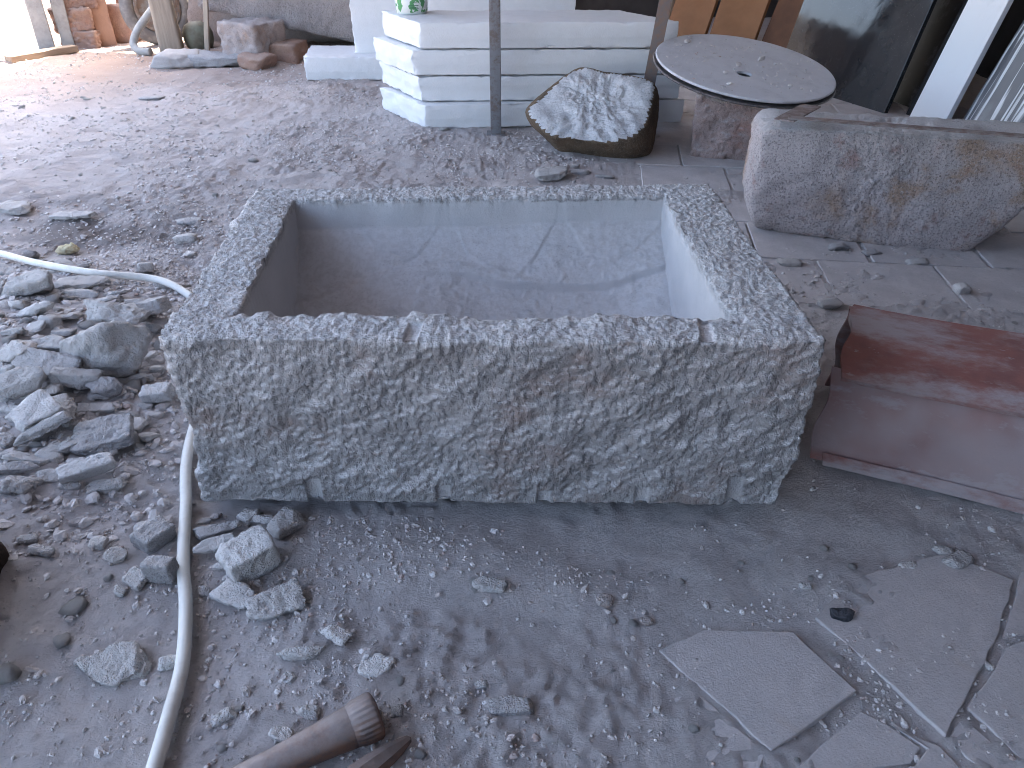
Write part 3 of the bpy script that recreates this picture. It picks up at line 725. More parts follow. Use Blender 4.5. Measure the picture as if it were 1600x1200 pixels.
slab2('black_slab',(2.38,4.52),(2.34,4.70),2.0,.03,M['blackslab'],'matt black slab leaning between polished slab and white slab',17)
slab2('white_slab',(2.35,4.29),(2.27,4.52),2.0,.035,M['whiteslab'],'white stone slab leaning among the dark slabs',17.6)
slab2('veined_slab',(2.50,3.62),(2.42,4.27),2.0,.03,M['veined'],'dark slab streaked with white veins, right beside the white slab',19)
slab2('veined_slab',(2.42,3.05),(2.36,3.62),1.9,.03,M['veined'],'nearest dark slab streaked with white, at the right edge',20)
slab2('pale_slab',(2.22,3.1),(2.18,3.36),.8,.03,M['whiteslab'],'short pale slab offcut leaning lowest at the right edge',22)
for i,(px0,dx) in enumerate(((1066,0),(1074,.05))):
    me = tube([(1.22+dx*1.6,7.3,0),(1.47+dx*1.6,7.5,1.0),(1.70+dx*1.6,7.7,2.0)],.022,10)
    o = obj('pole',me,M['wood_post']); tag(o,['thin pale pole leaning left of the orange boards','thin pole leaning closest to the orange boards'][i],'pole','leaning poles')
V,F = rock(.10,.12,.11,77,3,kind='block'); stone_obj('stone_offcut',V,F,M['rubble_pale'],(2.02,3.55,.05),.4,'small pale stone offcut at the foot of the veined slabs','stone')

# ------------------------------------------------------------------ red folded casing beside the trough
rc = empty('red_casing',(.690,1.400,0)); rc.rotation_euler = (0,0,math.atan2(-.181,.4)); tag(rc,'dusty red folded sheet-metal casing lying open-ended beside the trough','casing')
LEN = 1.05
def plate(sec, t, x0, x1, cut=0., n=60, seed=1, wav=.003):
    """sheet swept along x with section polyline sec (y,z)"""
    s = np.array(sec,float); seg = np.concatenate([[0],np.cumsum(np.linalg.norm(np.diff(s,axis=0),axis=1))]); q = np.linspace(0,seg[-1],28)
    q = np.unique(np.concatenate([q,seg])); S = np.stack([np.interp(q,seg,s[:,0]),np.interp(q,seg,s[:,1])],1)
    Tn = np.gradient(S,axis=0); Tn/=np.linalg.norm(Tn,axis=1)[:,None]; Nn = np.stack([-Tn[:,1],Tn[:,0]],1)
    xs_ = np.linspace(x0,x1,n); m = len(S); V=[]
    for side in (0,1):
        for i,xv in enumerate(xs_):
            off = wav*np.sin(xv*9+seed)+0; Sp = S+Nn*(t/2 if side else -t/2)
            xo = np.full(m,xv)
            if i == 0: xo = xv + cut*(q/seg[-1]) + .006*np.sin(q*40+seed)
            V.append(np.stack([xo,Sp[:,0],Sp[:,1]+off],1))
    V = np.concatenate(V); id_ = np.arange(2*n*m).reshape(2,n,m)
    def Q(a): return np.stack([a[:-1,:-1],a[1:,:-1],a[1:,1:],a[:-1,1:]],-1).reshape(-1,4)
    Fq = [Q(id_[0]),Q(id_[1])[:,::-1]]
    for e in ((id_[0][0],id_[1][0]),(id_[1][-1],id_[0][-1])): Fq.append(np.stack([e[0][:-1],e[0][1:],e[1][1:],e[1][:-1]],1))
    for e in ((id_[1][:,0],id_[0][:,0]),(id_[0][:,-1],id_[1][:,-1])): Fq.append(np.stack([e[0][:-1],e[0][1:],e[1][1:],e[1][:-1]],1))
    V += (fbm(V,.3,2,seed)*.0022)[:,None]*np.array([0,.5,1]); return V,np.concatenate(Fq)
def casing_part(name, sec, t, x0, x1, dust, cut=0., seed=1, mat=None):
    V,F = plate(sec,t,x0,x1,cut,seed=seed); me = mesh_from(V,F,smooth=False); attr(me,'dust',np.clip(dust(V)+.25*fbm(V,.09,3,seed),0,1)); obj(name,me,mat or M['red'],rc)
casing_part('top_plate',[(.315,.252),(.19,.246),(.10,.222),(.052,.197)],.014,.012,LEN,lambda V: .75*sstep(.6,1,V[:,0])+.5*sstep(.075,.058,V[:,1])+.25*sstep(.24,.31,V[:,1]),seed=3)
casing_part('side_plate',[(.088,.204),(.06,.13),(.045,.09),(.018,.03),(.004,.006)],.012,0,LEN,lambda V: .72+.15*sstep(.1,.5,V[:,0])-.45*sstep(.04,.01,V[:,2]),seed=5,cut=-.01)
casing_part('bottom_flange',[(.004,.0245),(-.008,.012),(-.010,.003)],.008,.02,LEN,lambda V: .1+0*V[:,0],seed=6)
casing_part('back_plate',[(.318,.246),(.34,.12),(.345,.004)],.012,.0,LEN,lambda V: .5+0*V[:,0],seed=7)
casing_part('inner_web',[(.20,.238),(.17,.12),(.20,.01)],.01,.03,LEN,lambda V: .3+0*V[:,0],seed=8)

# ------------------------------------------------------------------ hose
R_H = .0118
hp = []
for q in ((-60,392),(0,401),(60,417),(150,433),(230,440),(268,450),(300,465)):
    x,y,z,t = gpt(q[0],q[1],R_H); hp.append((x,y,z+R_H*1.1+.012*(1 if q[0]<280 else 0)))
hp += [(-.87,2.05,gh(-.87,2.05)+R_H),(-.80,1.78,gh(-.8,1.78)+R_H)]
for q in ((296,700),(291,800),(287,880),(291,950),(286,1040),(266,1120),(243,1200),(215,1290)):
    x,y,z,t = gpt(q[0],q[1],R_H); hp.append((x,y,z+R_H*1.05+.004))
me = tube(spline(hp,10),R_H,16); o = obj('hose',me,M['hose']); tag(o,'off-white plastic hose running round the left side of the trough','hose')

# ------------------------------------------------------------------ iron tools at the bottom
def lathe_axis(name, prof, mat, loc, rot, flut=None, n=48):
    V=[];Fq=[]
    for k_,(r,z) in enumerate(prof):
        for i in range(n):
            t=2*math.pi*i/n; rr = r*(1+(.035 if (i//2)%2 else 0)*(flut(z) if flut else 0)); V.append((rr*math.cos(t),rr*math.sin(t),z))
    for a in range(len(prof)-1):
        for i in range(n): Fq.append((a*n+i,a*n+(i+1)%n,(a+1)*n+(i+1)%n,(a+1)*n+i))
    V = np.array(V); V += normals(V,np.array(Fq))*(fbm(V,.02,2,4)*.0012)[:,None]
    return mesh_from(V,np.array(Fq))
def lay(p0, p1): # euler turning +z onto p0->p1
    return (Vector(p1)-Vector(p0)).to_track_quat('Z','Y').to_euler()
h0 = gpt(578,1122,.03); h1 = gpt(395,1212,.02)
P0 = Vector((h0[0]+.01,h0[1]+.005,h0[2]+.032)); P1 = Vector((h1[0],h1[1],h1[2]+.022))
it = empty('iron_bar',P0,lay(P0,P1)); tag(it,'rusty iron bar with a flared ribbed head lying at the bottom edge','tool')
prof = [(.001,-.003),(.030,-.003),(.035,.000),(.0355,.004),(.0345,.036),(.033,.05),(.030,.07),(.027,.11),(.0235,.16),(.0225,.22),(.022,.32),(.021,.45),(.001,.452)]
head = [(.001,-.003),(.028,-.003),(.034,.0),(.0355,.004),(.0345,.018),(.034,.030),(.0325,.036),(.031,.042)]
obj('head', lathe_axis('h',head,None,None,None,lambda z: 1. if .002<z<.034 else 0,n=96), M['iron'], it)
obj('shaft', lathe_axis('s',[(.001,.034),(.0305,.0345),(.0315,.042),(.029,.075),(.026,.115),(.0228,.165),(.022,.23),(.0215,.33),(.021,.45),(.001,.452)],None,None,None), M['iron'], it)
h0 = gpt(641,1152,.01); h1 = gpt(535,1235,.02)
P0 = Vector((h0[0],h0[1],h0[2]+.008)); P1 = Vector((h1[0],h1[1],h1[2]+.02))
me = lathe_axis('c',[(.001,0),(.006,.003),(.0115,.02),(.017,.045),(.021,.075),(.0225,.1),(.0225,.3),(.001,.302)],None,None,None,n=8)
me.polygons.foreach_set('use_smooth',np.full(len(me.polygons),False))
o = obj('point_chisel',me,M['iron'],None,P0,lay(P0,P1)); tag(o,'pointed rusty iron chisel beside the ribbed iron bar','tool')

# ------------------------------------------------------------------ background left: posts, wheel, stone pile, propped granite
for i,(x,y,wd,lx,ly) in enumerate(((-3.85,6.87,.125,0,.0),(-3.735,7.0,.10,0,.01))):
    V,F = gbox(wd,wd,3.15,(3,3,40),.012,.004,.2,i+2,.01)
    o = obj('concrete_post',mesh_from(V,F),M['concrete'],None,(x,y,-.03),(lx,ly,.5)); tag(o,['left one of two grey concrete posts at the yard entrance','right one of two grey concrete posts at the yard entrance'][i],'post','entrance posts')
V,F = gbox(.55,.10,.05,(14,3,2),.006,.004,.1,5); pa,pb = gpt(25,96),gpt(110,84)
o = obj('plank',mesh_from(V,F),M['wood_plank'],None,((pa[0]+pb[0])/2,(pa[1]+pb[1])/2,gh(-3.7,6.6)+.0),(0,-.02,math.atan2(pb[1]-pa[1],pb[0]-pa[0]))); tag(o,'weathered plank lying on the ground by the concrete posts','plank')
pile = [(-3.66,7.12,.0,.30,.26,.13,'lowest reddish block of the stone pile by the posts'),(-3.70,7.14,.12,.33,.28,.19,'second reddish block up in the stone pile'),
        (-3.66,7.16,.30,.30,.26,.16,'third reddish block up in the stone pile'),(-3.64,7.18,.45,.28,.26,.17,'fourth reddish block up in the stone pile'),
        (-3.66,7.2,.61,.32,.26,.18,'topmost reddish block of the stone pile')]
for i,(x,y,z,a,b2,c2,lab) in enumerate(pile):
    V,F = rock(a,b2,c2*1.04,200+i,5,kind='block',rough=1.25); stone_obj('stone_block',V,F,M['red_stone'],(x,y,z+c2/2-.004+gh(x,y)*0),.3+.25*((i*7)%3-1),lab,'stone','reddish blocks of the stone pile')
for i,(x,y,wd,h_,rz,rx,lab) in enumerate(((-3.49,7.18,.14,.9,.55,.04,'narrow brown slab standing against the stone pile'),(-3.36,7.5,.22,1.0,.25,.05,'wide brown slab standing between stone pile and wheel'),(-3.22,7.62,.16,1.0,.1,.05,'brown slab standing just left of the wheel'))):
    V,F = gbox(wd,.06,h_,(6,2,20),.006,.006,.12,i+3,.01); o = obj('brown_slab',mesh_from(V,F),M['terracotta'],None,(x,y,-.02),(-rx,0,rz)); tag(o,lab,'slab','standing brown slabs')
V,F = rock(.26,.2,.34,231,4,kind='block'); stone_obj('stone_block',V,F,M['red_stone'],(-3.42,7.40,.16),.2,'reddish block wedged behind the standing brown slabs','stone','reddish blocks of the stone pile')
# wheel
wh = empty('wheel',(-3.02,7.22,.285)); wh.rotation_euler = (math.radians(-8),0,math.radians(38)); tag(wh,'old tyred wheel leaning behind the wooden post','wheel')
def torus(R,r,n=64,m=20,sq=1.):
    V=[];Fq=[]
    for i in range(n):
        a=2*math.pi*i/n
        for j in range(m):
            q=2*math.pi*j/m; rr=R+r*math.cos(q); V.append((rr*math.cos(a),r*sq*math.sin(q)*-1,rr*math.sin(a)))
    for i in range(n):
        for j in range(m): Fq.append((i*m+j,((i+1)%n)*m+j,((i+1)%n)*m+(j+1)%m,i*m+(j+1)%m))
    return mesh_from(np.array(V),np.array(Fq)[:,::-1])
obj('tyre',torus(.235,.055,sq=1.1),M['tyre'],wh)
rim = obj('rim',ring(.185,.05,0,0,-.03,.03,64,.01),M['rim'],wh,rot=(math.pi/2,0,0))
obj('hub',ring(.075,.03,0,0,-.06,.06,40,.01),M['rim'],rim)
obj('rim_lip',ring(.19,.165,0,0,-.05,.05,64,.006),M['rim'],rim)
# wooden post
V,F = gbox(.185,.15,3.15,(6,6,50),.03,.008,.5,4); V[:,0] *= 1-.12*(V[:,2]/3.1)
cr = np.exp(-((V[:,0]+.012)/.004)**2)*(V[:,1]<-.05); V[:,1] += cr*.02
o = obj('wooden_post',mesh_from(V,F),M['wood_post'],None,(-2.80,6.83,-.02),(.02,-.02,.25)); tag(o,'thick weathered wooden post standing in front of the wheel','post')
me = tube(spline([(-2.86,7.05,.40),(-2.95,6.86,.27),(-3.02,6.76,.17),(-3.05,6.70,.08),(-3.0,6.66,.035),(-2.9,6.64,.03)],8),.03,14); o = obj('bent_pipe',me,M['concrete']); tag(o,'bent pale pipe at the foot of the wooden post','pipe')
me = lathe([(.001,0),(.07,.0),(.105,.03),(.12,.08),(.12,.14),(.10,.19),(.05,.22),(.001,.225)]); o = obj('small_tank',me,M['tank'],None,(-2.62,6.98,-.01)); tag(o,'small olive metal tank behind the wooden post','tank')
# big propped granite slab and its support
pl = [((0,-1,.1),.35),((0,1,0),.95),((-.22,-.1,-1),.40),((.0,0,1),.5),((-1,-.0,.35),.74),((1,0,0),.9)]
V,F = polytope(pl,6,40); N = normals(V,F); V = V+N*(fbm(V,.25,3,4)*.012+fbm(V,.06,3,5)*.008)[:,None]
stone_obj('granite_slab',V,F,M['far_stone'],(-1.62,6.98,.545),math.radians(4),'huge rough granite slab propped up on a stone, left of the foam','stone')
pl = [((0,-1,.05),.12),((0,1,0),.12),((0,0,-1),.42),((0,0,1),.6),((-1,0,.3),.3),((1,0,0),1.0)]
V,F = polytope(pl,5,30); N = normals(V,F); V = V+N*(fbm(V,.15,3,6)*.012+fbm(V,.04,2,5)*.006)[:,None]
stone_obj('granite_slab',V,F,M['pink_stone'],(-2.44,7.42,.40),math.radians(0),'pinkish stone slab standing behind the tank and wooden post','stone')
V,F = rock(.42,.36,.30,301,5,kind='block',rough=.9); stone_obj('support_stone',V,F,M['pink_stone'],(-1.99,6.42,.14),math.radians(-20),'blocky pale stone propping the huge granite slab','stone')
V,F = rock(.36,.34,.16,302,4,kind='block',rough=.9); stone_obj('support_stone',V,F,M['red_stone'],(-1.80,6.5,.06),math.radians(-12),'dark reddish stone under the propped granite slab, beside the foam','stone')
V,F = gbox(.035,.03,.52,(2,2,12),.004,.003,.1,3); o = obj('wooden_stick',mesh_from(V,F),M['wood_post'],None,(-2.37,6.40,-.01),(-.1,.14,0)); tag(o,'wooden stick leaning under the left end of the granite slab','stick')
for i,(px0,py0,a,b2,c2,mt,lab) in enumerate(((272,100,.36,.28,.11,'rubble','left one of three flat stones before the wooden post'),(338,100,.52,.26,.10,'rubble_dark','long middle one of three flat stones below the granite slab'),(398,103,.30,.22,.12,'red_stone','rightmost reddish one of three flat stones below the granite slab'))):
    x,y,z,t = gpt(px0,py0+6); V,F = rock(a,b2,c2,320+i,4,kind='flat',k=14); stone_obj('flat_stone',V,F,M[mt],(x,y+.1,z+c2*.40),[.1,-.05,-.3][i],lab,'stone','flat stones under the granite slab')

# ------------------------------------------------------------------ rubble: stones placed one by one
def put(px_, py_, w_, h_, kind, rot=0, mat='rubble', label=None, seed=None, name='stone_chunk', sub=None, group=None, tilt=(0,0), lift=0., rough=1.):
    x,y,z,t = gpt(px_,py_+h_*.30); s = t/FPX; th = math.atan2(CAM_H-z,y); hr = {'chunk':.55,'flat':.24,'block':.75,'round':.6,'tall':1.05}[kind]
    if kind == 'tall': kind = 'round'
    sx = w_*s; sy = h_*s/(math.sin(th)+hr*math.cos(th)); sz = max(sy*hr,.006)
    if kind == 'flat': sz = max(sz,.014)
    if kind in ('chunk','flat'): sz = min(sz,.9*min(sx,1e9)+.01)
    if seed is None: seed = int(px_*13+py_*7)
    if sub is None: sub = 5 if w_*h_ > 4200 else 4 if w_*h_ > 900 else 3
    V,F = rock(sx*1.06,sy*1.06,sz*1.05,seed,sub,kind=kind,rough=rough)
    e = Euler((math.radians(tilt[0]),math.radians(tilt[1]),math.radians(rot)))
    zmin = float((V@np.array(e.to_matrix()).T)[:,2].min())
    o = obj(name,mesh_from(V,F),M[mat],None,(x,y,z-zmin-sz*.16+lift),e)
    lab, grp = label, group
    o['category'] = 'stone'
    if lab: o['label'] = lab
    if grp: o['group'] = grp
    return o
Zs = lambda zx,zy,w2,h2: (zx/3,380+zy/3,w2/3,h2/3)
G_HEAP = 'broken stones heaped left of the trough'
heap = [ # zoom coordinates of the heap: cx, cy, w, h, kind, rot, mat, label, tilt, lift
 (520,500,350,300,'tall',5,'rubble','biggest rounded stone of the heap, leaning beside the trough corner',(-12,0),.01),
 (575,365,320,150,'chunk',-8,'rubble','broad stone resting on top of the biggest stone of the heap',(6,4),.035),
 (742,330,120,85,'block',-12,'rubble','smooth block touching the left side of the trough below the hose',(0,0),.02),
 (165,215,240,125,'chunk',8,'rubble','large craggy stone just below the hose at the left',(0,0),0),
 (385,185,240,62,'flat',-5,'rubble',None,(0,0),0),(370,232,180,62,'chunk',4,'rubble_pale','pale rough stone under the middle of the hose',(0,0),0),
 (110,292,80,80,'chunk',0,'rubble',None,(0,0),0),(195,330,165,78,'round',20,'rubble_pale','smooth pale oblong stone near the left edge below the hose',(0,0),.01),
 (245,365,60,80,'block',70,'rubble',None,(0,0),0),(335,345,110,60,'flat',0,'rubble',None,(0,0),0),(30,295,85,60,'chunk',10,'rubble',None,(0,0),0),
 (252,488,200,105,'chunk',-5,'rubble','knobbly oblong stone left of the biggest stone',(0,0),.02),(85,505,190,110,'chunk',-12,'rubble',None,(0,0),0),
 (235,590,320,100,'flat',-14,'rubble_dark','long dark flake tilted up in the middle of the heap',(28,0),.01),(345,555,130,90,'chunk',-35,'rubble',None,(10,0),0),
 (125,675,200,150,'chunk',25,'rubble','steep-faced stone at the left of the heap below the dark flake',(0,0),.02),(220,700,185,95,'chunk',12,'rubble',None,(0,0),0),
 (388,665,190,95,'block',12,'rubble','blocky grey stone between the dark flake and the triangular stone',(0,0),.015),
 (520,668,140,145,'chunk',-25,'rubble_dark','dark triangular stone below the biggest stone',(18,0),.02),(612,680,75,60,'chunk',0,'rubble',None,(0,0),0),
 (655,630,130,60,'chunk',8,'rubble',None,(0,0),0),(712,525,62,46,'flat',0,'rubble_pale',None,(0,0),0),(735,585,82,48,'round',-4,'rubble_pale',None,(0,0),0),
 (750,722,140,88,'block',10,'rubble_pale','bright layered block against the lower left side of the trough',(0,0),.015),(725,805,72,40,'block',-4,'rubble_pale',None,(0,0),0),
 (650,848,80,62,'flat',-20,'rubble_pale',None,(12,0),0),(205,790,320,110,'flat',6,'rubble','broad flat stone plate with a bright shard lying on it',(8,-6),.01),
 (205,838,185,120,'flat',38,'rubble_pale','bright flat shard lying on the broad stone plate',(14,-10),.035),(440,770,250,62,'chunk',-6,'rubble',None,(0,0),0),
 (600,797,105,58,'chunk',12,'rubble',None,(0,0),0),(350,830,110,55,'chunk',6,'rubble_dark',None,(0,0),0),(432,838,84,80,'chunk',35,'rubble',None,(0,0),0),
 (512,830,95,56,'chunk',12,'rubble',None,(0,0),0),(250,905,290,80,'chunk',24,'rubble','long slanting stone in the lower part of the heap',(0,0),.015),
 (498,905,235,140,'flat',16,'rubble_dark','wide dark slab with a sharp corner, low in the heap',(12,-4),.015),(265,955,95,78,'chunk',30,'rubble',None,(0,0),0),
 (345,940,95,88,'chunk',45,'rubble',None,(0,0),0),(135,1015,210,56,'flat',-8,'rubble',None,(0,0),0),(85,1062,195,66,'chunk',4,'rubble_dark','dark oblong stone at the left edge, low in the heap',(0,0),.01),
 (360,1025,105,70,'chunk',-8,'rubble',None,(0,0),0),(265,1078,140,80,'chunk',10,'rubble',None,(0,0),0),
 (420,1082,225,85,'block',27,'rubble_pale','pale wedge-shaped offcut with a clean sawn top below the heap',(16,-6),.015),(505,1132,205,76,'chunk',6,'rubble',None,(0,0),0),
 (110,1130,150,88,'chunk',10,'rubble',None,(0,0),0),(42,925,92,95,'chunk',0,'rubble_dark',None,(0,0),0),(50,985,85,66,'chunk',0,'rubble_dark',None,(0,0),0),
 (725,395,70,60,'chunk',0,'rubble_dark',None,(0,0),0),(640,283,95,46,'chunk',4,'rubble',None,(0,0),0),(640,322,110,40,'flat',-8,'rubble',None,(0,0),.01),
 (560,240,90,50,'chunk',20,'rubble_pale',None,(0,0),0),(470,290,160,36,'flat',0,'rubble',None,(0,0),0),
 (690,120,60,60,'block',30,'rubble','small squarish stone standing just above the hose near the trough',(0,0),.0),(400,108,64,40,'chunk',0,'rubble',None,(0,0),0),
 (310,95,105,48,'chunk',0,'rubble',None,(0,0),0),(150,50,72,58,'chunk',0,'rubble_dark',None,(0,0),0),(40,128,120,70,'chunk',0,'rubble',None,(0,0),0),
 (15,190,55,70,'chunk',0,'rubble',None,(0,0),0),(190,140,150,36,'flat',0,'rubble',None,(0,0),0),(265,85,60,36,'flat',30,'rubble',None,(0,0),0),
 (170,400,100,50,'flat',-10,'rubble',None,(0,0),0),(60,420,120,60,'chunk',5,'rubble',None,(0,0),0),(300,420,110,40,'flat',0,'rubble',None,(0,0),0),
 (40,580,90,60,'chunk',0,'rubble',None,(0,0),0),(480,720,120,46,'flat',-10,'rubble',None,(0,0),0),(690,760,60,50,'chunk',0,'rubble',None,(0,0),0),
 (600,905,80,50,'chunk',15,'rubble',None,(0,0),0),(230,1000,130,46,'flat',-14,'rubble',None,(0,0),0),(450,1000,100,52,'chunk',0,'rubble',None,(0,0),0),
 (330,1130,90,56,'chunk',0,'rubble',None,(0,0),0),(30,700,90,90,'chunk',0,'rubble',None,(0,0),0),(60,770,120,60,'chunk',0,'rubble',None,(0,0),0),
 (30,1150,90,70,'chunk',0,'rubble_dark',None,(0,0),0),(520,990,80,40,'flat',10,'rubble',None,(0,0),0),(690,900,90,60,'flat',-20,'rubble',None,(0,0),0),
]
def short(l):
    for c_ in (' of the heap',' leaning',' resting',' touching',' just',' near ',' left of',' tilted',' at the',' between',' below',' against',' with ',' lying',' low',' under',' in the',','): l = l.split(c_)[0]
    return l
named = [(q[0],q[1],short(q[7])) for q in heap if q[7]]; seen = set(); heap2 = []
for q in heap:
    if not q[7]:
        size = 'small' if q[2]*q[3] < 5200 else 'sizeable'
        look = {'rubble':'grey','rubble_dark':'dark','rubble_pale':'pale'}[q[6]]+' '+{'flat':'flake','chunk':'stone','round':'rounded stone','block':'squarish stone','tall':'stone'}[q[4]]
        for dx,dy,nm in sorted(((n[0]-q[0],n[1]-q[1],n[2]) for n in named), key=lambda v: v[0]**2+v[1]**2)[:6]:
            rel = ('right of' if dx < 0 else 'left of') if abs(dx) > abs(dy)*1.3 else ('below' if dy < 0 else 'above')
            lab = size+' '+look+' in the heap, '+rel+' the '+nm
            if lab not in seen: break
        seen.add(lab); q = q[:7]+(lab,)+q[8:]
    heap2.append(q)
heap = heap2
for q in heap:
    a,b2,c2,d2 = Zs(*q[:4]); lab = q[7] or ('dark stone among the broken stones heaped left of the trough' if q[6]=='rubble_dark' else 'pale stone among the broken stones heaped left of the trough' if q[6]=='rubble_pale' else 'thin grey stone flake among the heap left of the trough' if q[4]=='flat' else 'grey broken stone among the heap left of the trough')
    put(a,b2,c2*1.08,d2*1.12,q[4],q[5],q[6],lab,group=G_HEAP,tilt=q[8] if any(q[8]) else (rnd.uniform(-24,24),rnd.uniform(-20,20)),lift=q[9])
G_FRONT = 'offcuts beside the hose in front of the trough'
front = [
 (243,833,52,50,'block',58,'rubble_dark','sawn slab offcut with a dark end, just left of the hose',(4,0),.004),
 (257,888,26,60,'block',86,'rubble_dark','pale-topped sawn slab standing partly behind the hose',(0,0),.01),
 (227,822,34,20,'flat',30,'rubble','thin flake beside the dark-ended slab offcut',(0,0),0),
 (393,866,76,74,'block',38,'rubble_pale','cube-shaped granite offcut with a bright rough top, right of the hose',(8,-6),.006),
 (369,926,66,36,'flat',-18,'rubble_pale','pale wedge offcut just below the cube-shaped offcut',(6,6),.006),
 (430,936,88,54,'flat',26,'rubble','oval flat granite flake below and right of the cube-shaped offcut',(8,0),.004),
 (336,856,64,20,'flat',27,'rubble_pale','thin pale plate slanting between hose and cube-shaped offcut',(20,0),.008),
 (338,828,70,30,'chunk',30,'rubble_dark','long dark stone slanting under the left end of the trough',(0,0),.008),
 (318,812,26,18,'chunk',0,'rubble_dark','small dark stone right of the hose below the trough corner',(0,0),0),
 (338,806,20,18,'chunk',20,'pink_stone','small brownish stone below the trough corner',(0,0),.004),
 (388,802,32,40,'chunk',70,'rubble','upright grey stone leaning under the trough edge',(0,0),0),
 (409,804,16,44,'flat',82,'rubble_pale','slim upright flake under the trough edge',(0,30),.004),
 (447,812,50,52,'chunk',60,'rubble','squarish stone under the trough edge, right of the slim flake',(0,0),.004),
 (368,824,20,20,'chunk',0,'rubble','small stone on top of the slanting plate',(0,0),.012),
 (360,899,26,18,'round',20,'rubble','small rounded stone left of the cube-shaped offcut base',(0,0),0),
 (346,886,26,10,'flat',0,'rubble_pale','tiny pale flake left of the cube-shaped offcut',(0,0),0),
 (402,908,20,14,'chunk',0,'rubble','small stone right below the cube-shaped offcut',(0,0),0),
 (320,920,22,24,'chunk',0,'rubble_dark','small dark stone right of the hose near the pale wedge',(0,0),0),
 (215,901,38,26,'flat',-30,'rubble','flat stone chip left of the standing sawn slab',(10,0),0),
 (185,864,34,28,'flat',50,'rubble','tilted flake in the dust left of the dark-ended offcut',(10,0),0),
 (189,922,14,20,'flat',70,'rubble_pale','small pale upright chip in the dust left of the hose',(30,0),0),
 (66,859,44,18,'flat',-10,'rubble_dark','bluish flat stone near the dark sack at the left',(0,0),0),
 (45,840,30,20,'chunk',0,'rubble_dark','dark stone above the bluish flat stone at the left',(0,0),0),
 (154,846,26,22,'flat',10,'rubble','small flat stone in the dust below the heap',(0,0),0),
 (130,1028,30,22,'chunk',15,'rubble_dark','bluish-grey stone left of the scratched plate',(0,0),0),
 (264,1028,30,32,'round',20,'rubble_pale','rounded pale stone touching the left side of the hose',(0,0),0),
 (190,1022,92,70,'flat',40,'rubble','half-buried scratched stone plate left of the hose',(6,-8),-.004),
 (528,985,28,44,'flat',70,'rubble_pale','white sharp chip in the dust right of the flat granite flake',(10,10),.002),
 (468,1021,80,17,'flat',3,'rubble','long narrow stone strip lying in the foreground dust',(14,0),.002),
 (588,1030,56,44,'flat',-20,'rubble_pale','pale flat stone half sunk above the iron bar',(0,0),-.006),
 (797,1096,70,34,'flat',8,'rubble_dark','dark bluish flat stone in the centre foreground',(0,0),-.002),
 (945,934,28,28,'round',0,'pink_stone','brownish round pebble in the dust below the trough',(0,0),0),
 (752,1066,22,18,'round',0,'rubble','small bluish pebble above the dark flat stone',(0,0),0),
 (443,1143,24,40,'flat',80,'rubble_pale','white chip standing just above the iron bar shaft',(8,14),.002),
 (484,1106,36,30,'chunk',0,'rubble','grey lump above the middle of the iron bar',(0,0),0),
 (621,1107,20,26,'chunk',0,'rubble_dark','small dark stone just right of the ribbed iron head',(0,0),0),
 (764,910,54,22,'flat',-10,'rubble','flat dusty stone in the dust below the trough middle',(0,0),-.003),
 (452,1049,42,34,'chunk',0,'rubble','dusty lump below the long narrow strip',(0,0),-.008),
 (350,1110,44,36,'chunk',20,'rubble','brownish lump left of the iron bar',(0,0),-.006),
 (1311,956,38,32,'chunk',-25,'black_stone','small black stone alone on the dusty paving at the right',(6,0),0),
 (1011,966,25,20,'round',0,'pink_stone','pinkish pebble right of the brownish round pebble',(0,0),0),
 (1472,856,30,22,'chunk',0,'rubble','grey pebble beside the thin plate under the red casing',(0,0),0),
 (1497,872,46,28,'flat',35,'rubble_dark','thin dark plate tilted in the dust below the red casing',(10,0),.002),
 (1417,884,26,16,'flat',-10,'rubble_pale','pale chip in the dust below the red casing',(0,0),0),
 (1488,900,24,16,'chunk',0,'rubble_pale','pale pebble just below the thin dark plate',(0,0),0),
 (1259,914,22,16,'chunk',0,'rubble','small pebble above and left of the black stone',(0,0),0),
 (1546,1040,14,14,'round',0,'rubble_pale','small pale pebble in the joint between paving slabs',(0,0),0),
 (1400,1150,10,8,'round',0,'rubble_pale','tiny pale pebble by the broken paving piece',(0,0),0),
 (1296,474,42,18,'flat',4,'rubble_dark','flat dark stone just above the end of the red casing',(0,0),.006),
 (1500,452,20,22,'block',5,'rubble_pale','small pale squared offcut behind the red casing',(0,0),.004),
 (1232,408,38,16,'flat',-6,'rubble','flat stone chip between the trough and the boat-shaped stone',(0,0),0),
 (1431,409,38,13,'flat',0,'rubble','flat stone chip below the middle of the boat-shaped stone',(0,0),0),
 (1360,394,30,16,'chunk',10,'rubble_dark','dark chip wedged under the boat-shaped stone',(0,0),0),
 (1310,384,36,18,'chunk',0,'rubble_dark','dark stone propping the boat-shaped stone',(0,0),0),
 (860,273,56,22,'flat',8,'rubble','broad flat stone on the ground behind the back of the trough',(0,0),.01),
 (905,268,34,10,'flat',-8,'rubble_dark','thin dark flake right behind the broad flat stone',(0,0),0),
 (893,259,26,8,'flat',0,'rubble','thin flake below the broken boulder',(0,0),0),
 (945,275,30,8,'flat',0,'rubble_dark','thin flake close behind the trough rim, below the boulder',(0,0),0),
 (292,372,34,24,'chunk',10,'rubble','brownish stone left of the trough back corner',(0,0),0),
 (296,344,44,16,'flat',8,'rubble_dark','flat dark stone furthest left of the trough back corner',(0,0),0),
 (296,396,20,12,'flat',0,'rubble_pale','small pale chip left of the trough rim',(0,0),0),
 (20,322,60,24,'flat',-4,'rubble','flat grey stone at the left edge above the hose',(0,0),0),
 (238,153,40,8,'flat',0,'rubble_dark','thin dark flake alone on the far dusty ground',(0,0),0),
 (112,335,70,14,'flat',5,'rubble','low flat stone above the yellow sponge',(0,0),0),
]
